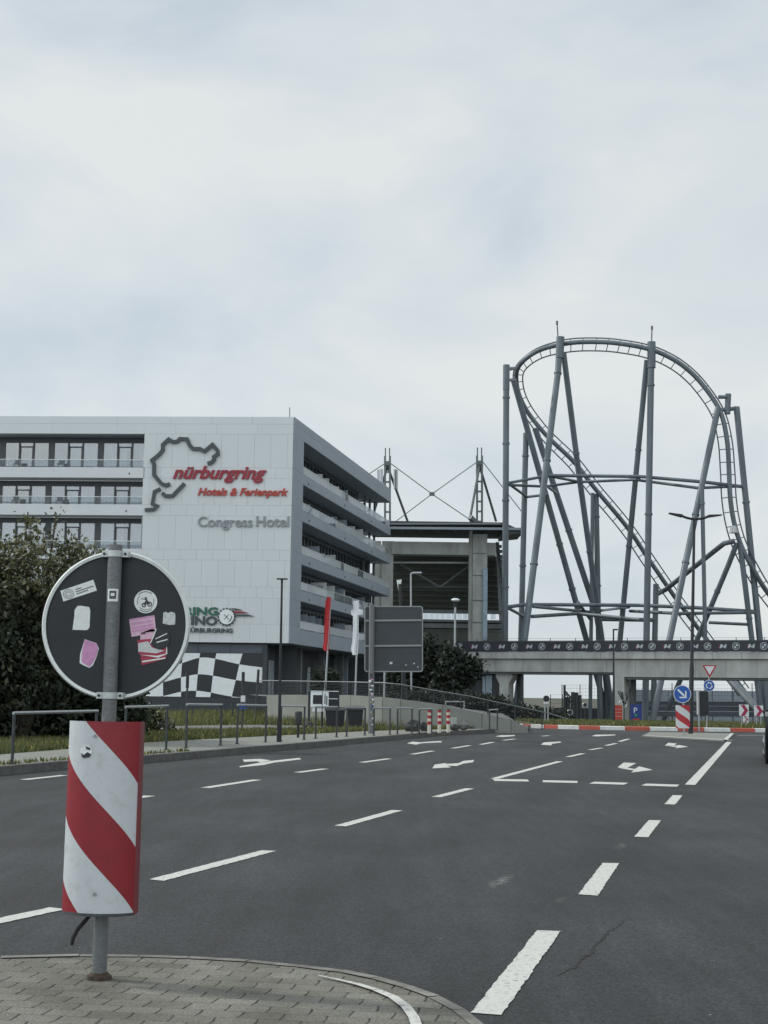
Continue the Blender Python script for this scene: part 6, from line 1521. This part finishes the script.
# ================================================================== VEGETATION
import numpy as np
def leafmat(name, cols, rough=.65, transl=.25):
    m = bpy.data.materials.new(name); m.use_nodes = True; t = m.node_tree; b = t.nodes['Principled BSDF']; g = t.nodes.new('ShaderNodeNewGeometry'); r = t.nodes.new('ShaderNodeValToRGB')
    r.color_ramp.interpolation = 'CONSTANT'
    while len(r.color_ramp.elements) < len(cols): r.color_ramp.elements.new(.5)
    pos = 0
    for e_, (w_, c_) in zip(r.color_ramp.elements, cols): e_.position = pos; e_.color = (*c_, 1); pos += w_
    t.links.new(g.outputs['Random Per Island'], r.inputs[0]); t.links.new(r.outputs[0], b.inputs['Base Color']); b.inputs['Roughness'].default_value = rough
    tr = t.nodes.new('ShaderNodeBsdfTranslucent'); t.links.new(r.outputs[0], tr.inputs[0]); mx = t.nodes.new('ShaderNodeMixShader'); mx.inputs[0].default_value = transl
    t.links.new(b.outputs[0], mx.inputs[1]); t.links.new(tr.outputs[0], mx.inputs[2]); t.links.new(mx.outputs[0], t.nodes['Material Output'].inputs[0]); return m
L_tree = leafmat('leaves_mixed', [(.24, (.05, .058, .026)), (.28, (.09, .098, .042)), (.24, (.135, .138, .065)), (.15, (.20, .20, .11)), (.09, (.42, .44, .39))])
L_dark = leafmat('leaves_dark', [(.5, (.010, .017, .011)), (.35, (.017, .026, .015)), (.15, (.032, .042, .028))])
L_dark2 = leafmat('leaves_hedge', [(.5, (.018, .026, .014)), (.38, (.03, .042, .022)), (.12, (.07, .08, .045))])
def leaves(name, lobes, n, size, m, parent=None, seed=0, loc=None, shell=.55, flat=.0):
    """lobes: (centre Vector, rx, ry, rz); leaves in small clumps through the volume"""
    rs = np.random.RandomState(seed); vol = np.array([l[1]*l[2]*l[3] for l in lobes])**.75; vol /= vol.sum(); V = []; 
    cnt = rs.multinomial(max(1, n//14), vol)
    for (c, rx, ry, rz), k in zip(lobes, cnt):
        if k == 0: continue
        d = rs.normal(size=(k, 3)); d /= np.linalg.norm(d, axis=1)[:, None]; r = (shell+(1.08-shell)*rs.rand(k))[:, None]
        r *= (1+.16*np.sin(d[:, :1]*5+seed)+.12*np.sin(d[:, 2:]*7+2))
        cc = np.array(c)+d*r*np.array([rx, ry, rz])
        q = np.repeat(cc, 14, axis=0)+rs.normal(size=(k*14, 3))*size*1.9*np.array([1, 1, .8]); V.append(q)
    Cn = np.concatenate(V); N_ = len(Cn)
    a = rs.normal(size=(N_, 3)); a /= np.linalg.norm(a, axis=1)[:, None]; b_ = rs.normal(size=(N_, 3)); b_ -= a*(a*b_).sum(1)[:, None]; b_ /= np.linalg.norm(b_, axis=1)[:, None]
    s_ = size*(.55+.9*rs.rand(N_))[:, None]; cr_ = np.cross(a, b_)*s_*.18
    org = np.array(parent.location if parent is not None else (loc if loc is not None else (0, 0, 0)))
    vv = np.stack([Cn-a*s_, Cn+b_*s_*.5+cr_, Cn+a*s_, Cn-b_*s_*.5+cr_], 1).reshape(-1, 3)-org
    me = bpy.data.meshes.new(name); me.vertices.add(len(vv)); me.vertices.foreach_set('co', vv.ravel()); me.loops.add(len(vv)); me.loops.foreach_set('vertex_index', np.arange(len(vv)))
    me.polygons.add(N_); me.polygons.foreach_set('loop_start', np.arange(N_)*4); me.polygons.foreach_set('loop_total', np.full(N_, 4)); me.update(calc_edges=True); me.validate(); me.materials.append(m)
    o = bpy.data.objects.new(name, me); C.objects.link(o)
    if parent is not None: o.parent = parent
    elif loc is not None: o.location = loc
    return o
def lobe(px, py, r, Y, ry=None, k=1.0): c = P(px, py, Y); q = r*Y/F; return (c, q, ry or q, q*k)
def branches(parent, base_, tips, r0, name='trunk'):
    mb = MB()
    for tip in tips:
        tip = Vector(tip); mid = base_.lerp(tip, .45)+Vector((random.uniform(-.2, .2), random.uniform(-.2, .2), .15)); mb.tube([base_, mid, tip], [r0, r0*.55, r0*.15], 7)
    return mb.build(name, M_bark, parent)
Yt = 31.5
tb = drop(P(20, 745, Yt), .1); tr_ = thing('shrubby_tree', 'bushy green tree with pale flecks at the left edge behind the round sign', 'tree', tb)
lb = [lobe(-45, 612, 58, Yt+1), lobe(-70, 660, 80, Yt+1), lobe(5, 592, 42, Yt), lobe(38, 578, 34, Yt-.2), lobe(70, 580, 30, Yt), lobe(92, 580, 22, Yt), lobe(28, 548, 17, Yt), lobe(55, 552, 14, Yt), lobe(77, 556, 14, Yt), lobe(94, 560, 10, Yt),
      lobe(28, 524, 7, Yt, k=2.0), lobe(56, 525, 5.5, Yt, k=2.2), lobe(76, 538, 5, Yt, k=1.8), lobe(13, 545, 6, Yt, k=1.4), lobe(42, 538, 6, Yt, k=1.4), lobe(2, 558, 11, Yt), lobe(-18, 556, 20, Yt), lobe(28, 510, 2.5, Yt, k=2), lobe(57, 515, 3, Yt, k=1.6), lobe(105, 566, 8, Yt),
      lobe(20, 640, 50, Yt), lobe(70, 640, 42, Yt+.3), lobe(-20, 690, 60, Yt), lobe(45, 690, 42, Yt+.2)]
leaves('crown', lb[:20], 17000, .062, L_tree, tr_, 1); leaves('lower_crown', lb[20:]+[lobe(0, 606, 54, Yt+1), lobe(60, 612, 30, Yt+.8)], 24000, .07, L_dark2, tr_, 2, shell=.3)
branches(tr_, tb, [P(-40, 600, Yt), P(28, 560, Yt), P(28, 512, Yt), P(56, 516, Yt), P(77, 545, Yt), P(90, 570, Yt), P(5, 545, Yt)], .10)
hb = drop(P(90, 742, 33), .1); hg = thing('hedge', 'dark dense hedge behind the beacon and the left railings', 'hedge', hb)
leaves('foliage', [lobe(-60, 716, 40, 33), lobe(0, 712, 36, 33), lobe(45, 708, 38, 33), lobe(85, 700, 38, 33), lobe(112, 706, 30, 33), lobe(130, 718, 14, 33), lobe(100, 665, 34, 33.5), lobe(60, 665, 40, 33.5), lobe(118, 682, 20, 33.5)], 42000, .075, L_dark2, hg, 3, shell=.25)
branches(hg, hb, [P(50, 680, 33), P(90, 660, 33), P(120, 690, 33), P(10, 690, 33)], .08, 'stems')
# small weed beside the beacon and shrub on the verge
wb_ = G(150, 734, .12); sh = thing('verge_shrub', 'small olive green shrub just right of the beacon', 'shrub', wb_)
leaves('foliage', [lobe(150, 722, 11, wb_.y), lobe(161, 727, 6, wb_.y), lobe(140, 728, 9, wb_.y)], 3500, .06, L_tree, sh, 4); branches(sh, wb_, [P(150, 718, wb_.y), P(162, 722, wb_.y)], .02, 'stems')
# topiary ball
Y_ = 63; tb = drop(P(326, 699, Y_), 1.0); to = thing('topiary', 'rounded clipped evergreen in front of the hotel entrance', 'shrub', tb)
leaves('foliage', [lobe(326, 687, 12.0, Y_, k=1.25)], 6000, .045, L_dark, to, 5, shell=.8); leaves('inner_foliage', [lobe(326, 687, 10.5, Y_, k=1.2)], 3500, .08, L_dark, to, 6, shell=.5)
branches(to, tb, [P(326, 690, Y_), P(322, 684, Y_)], .06)
# dark evergreen trees in front of the grandstand
Y_ = 80
for i, (lab, lbs, bx_, n_) in enumerate((('broad dark evergreen right of the big sign', [lobe(418, 664, 23, Y_), lobe(438, 670, 20, Y_), lobe(408, 690, 24, Y_), lobe(436, 690, 20, Y_), lobe(424, 650, 12, Y_)], 425, 22000), ('lower dark evergreen between the broad one and the bridge', [lobe(454, 670, 15, Y_-2), lobe(467, 672, 9, Y_-2), lobe(452, 660, 8, Y_-2), lobe(450, 684, 13, Y_-2), lobe(473, 665, 4, Y_-2)], 460, 14000))):
    tb = drop(P(bx_, 712, Y_), -1.9); tt_ = thing('evergreen_tree', lab, 'tree', tb); leaves('crown', lbs, n_, .13, L_dark, tt_, 7+i, shell=.3); branches(tt_, tb, [l[0] for l in lbs[:4]], .2)
lb = [lobe(x, 702+random.uniform(-2, 2), 10, 72, 1.2, .8) for x in range(385, 560, 14)]
tb = Vector((4, 72, -.8)); hh = thing('hedge', 'low dark hedge behind the ramp railing', 'hedge', tb); lb = [lobe(x, max(700, 700+(x-470)*.16)+8+(-6 if x < 500 else 0), 9, 74, 1.2, .85) for x in range(388, 560, 12)]
leaves('foliage', lb, 20000, .10, L_dark, hh, 12, shell=.2)

# grass tufts
def blades(name, quads, n, h, m, seed, z, label, kindname='grass'):
    rs = random.Random(seed); vs = []; fs = []
    ar = []
    for q in quads:
        a = ((q[1]-q[0]).cross(q[3]-q[0])).length; ar.append(a)
    tot = sum(ar)
    for q, a in zip(quads, ar):
        for _ in range(int(n*a/tot)):
            u, v = rs.random(), rs.random(); p = q[0].lerp(q[1], u).lerp(q[3].lerp(q[2], u), v); an = rs.uniform(0, math.pi*2); wd = rs.uniform(.010, .03); hh_ = h*rs.uniform(.3, 1.2); ln = Vector((rs.uniform(-.4, .4), rs.uniform(-.4, .4), 0))*hh_
            d = Vector((math.cos(an), math.sin(an), 0))*wd; b0_ = len(vs); p = drop(p, z); vs += [p-d, p+d, p+ln+KZ*hh_]; fs.append((b0_, b0_+1, b0_+2))
    me = bpy.data.meshes.new(name); me.from_pydata(vs, [], fs); me.materials.append(m); o = bpy.data.objects.new(name, me); C.objects.link(o); tag(o, label, kindname, kind='stuff'); return o
Gm = leafmat('grass_blades', [(.4, (.065, .085, .026)), (.3, (.10, .115, .035)), (.2, (.15, .15, .055)), (.07, (.19, .17, .08)), (.03, (.40, .36, .06))])
def qs(A_, B_): return [[A_[i], A_[i+1], B_[i+1], B_[i]] for i in range(len(A_)-1)]
blades('grass', qs(V1[1:], V2[1:]), 26000, .14, Gm, 1, .12, 'rough grass with yellow flowers between pavement and footpath')
blades('grass', qs(V3[1:], V4[1:]), 36000, .30, Gm, 2, .12, 'taller grass between the footpath and the dark building base')
g4 = [[Vector((XL+.8, kerbY(XL+.8)+.4, 0)), Vector((XL+6, YF+.5, 0)), Vector((XL+6, 66, 0)), Vector((XL+.6, 66, 0))], [Vector((XL+6, YF+.4, 0)), Vector((26, YF+.4, 0)), Vector((30, 66, 0)), Vector((XL+6, 66, 0))]]
blades('grass', g4, 38000, .13, Gm, 3, .145, 'short grass in the middle of the roundabout')
# weeds along kerb foot of the pavement
kq = [[kb[i], kb[i+1], offset_path(kp, .4)[i+1], offset_path(kp, .4)[i]] for i in range(1, 5)]
blades('weeds', kq, 500, .07, Gm, 5, .126, 'sparse weeds along the kerb', 'weeds')
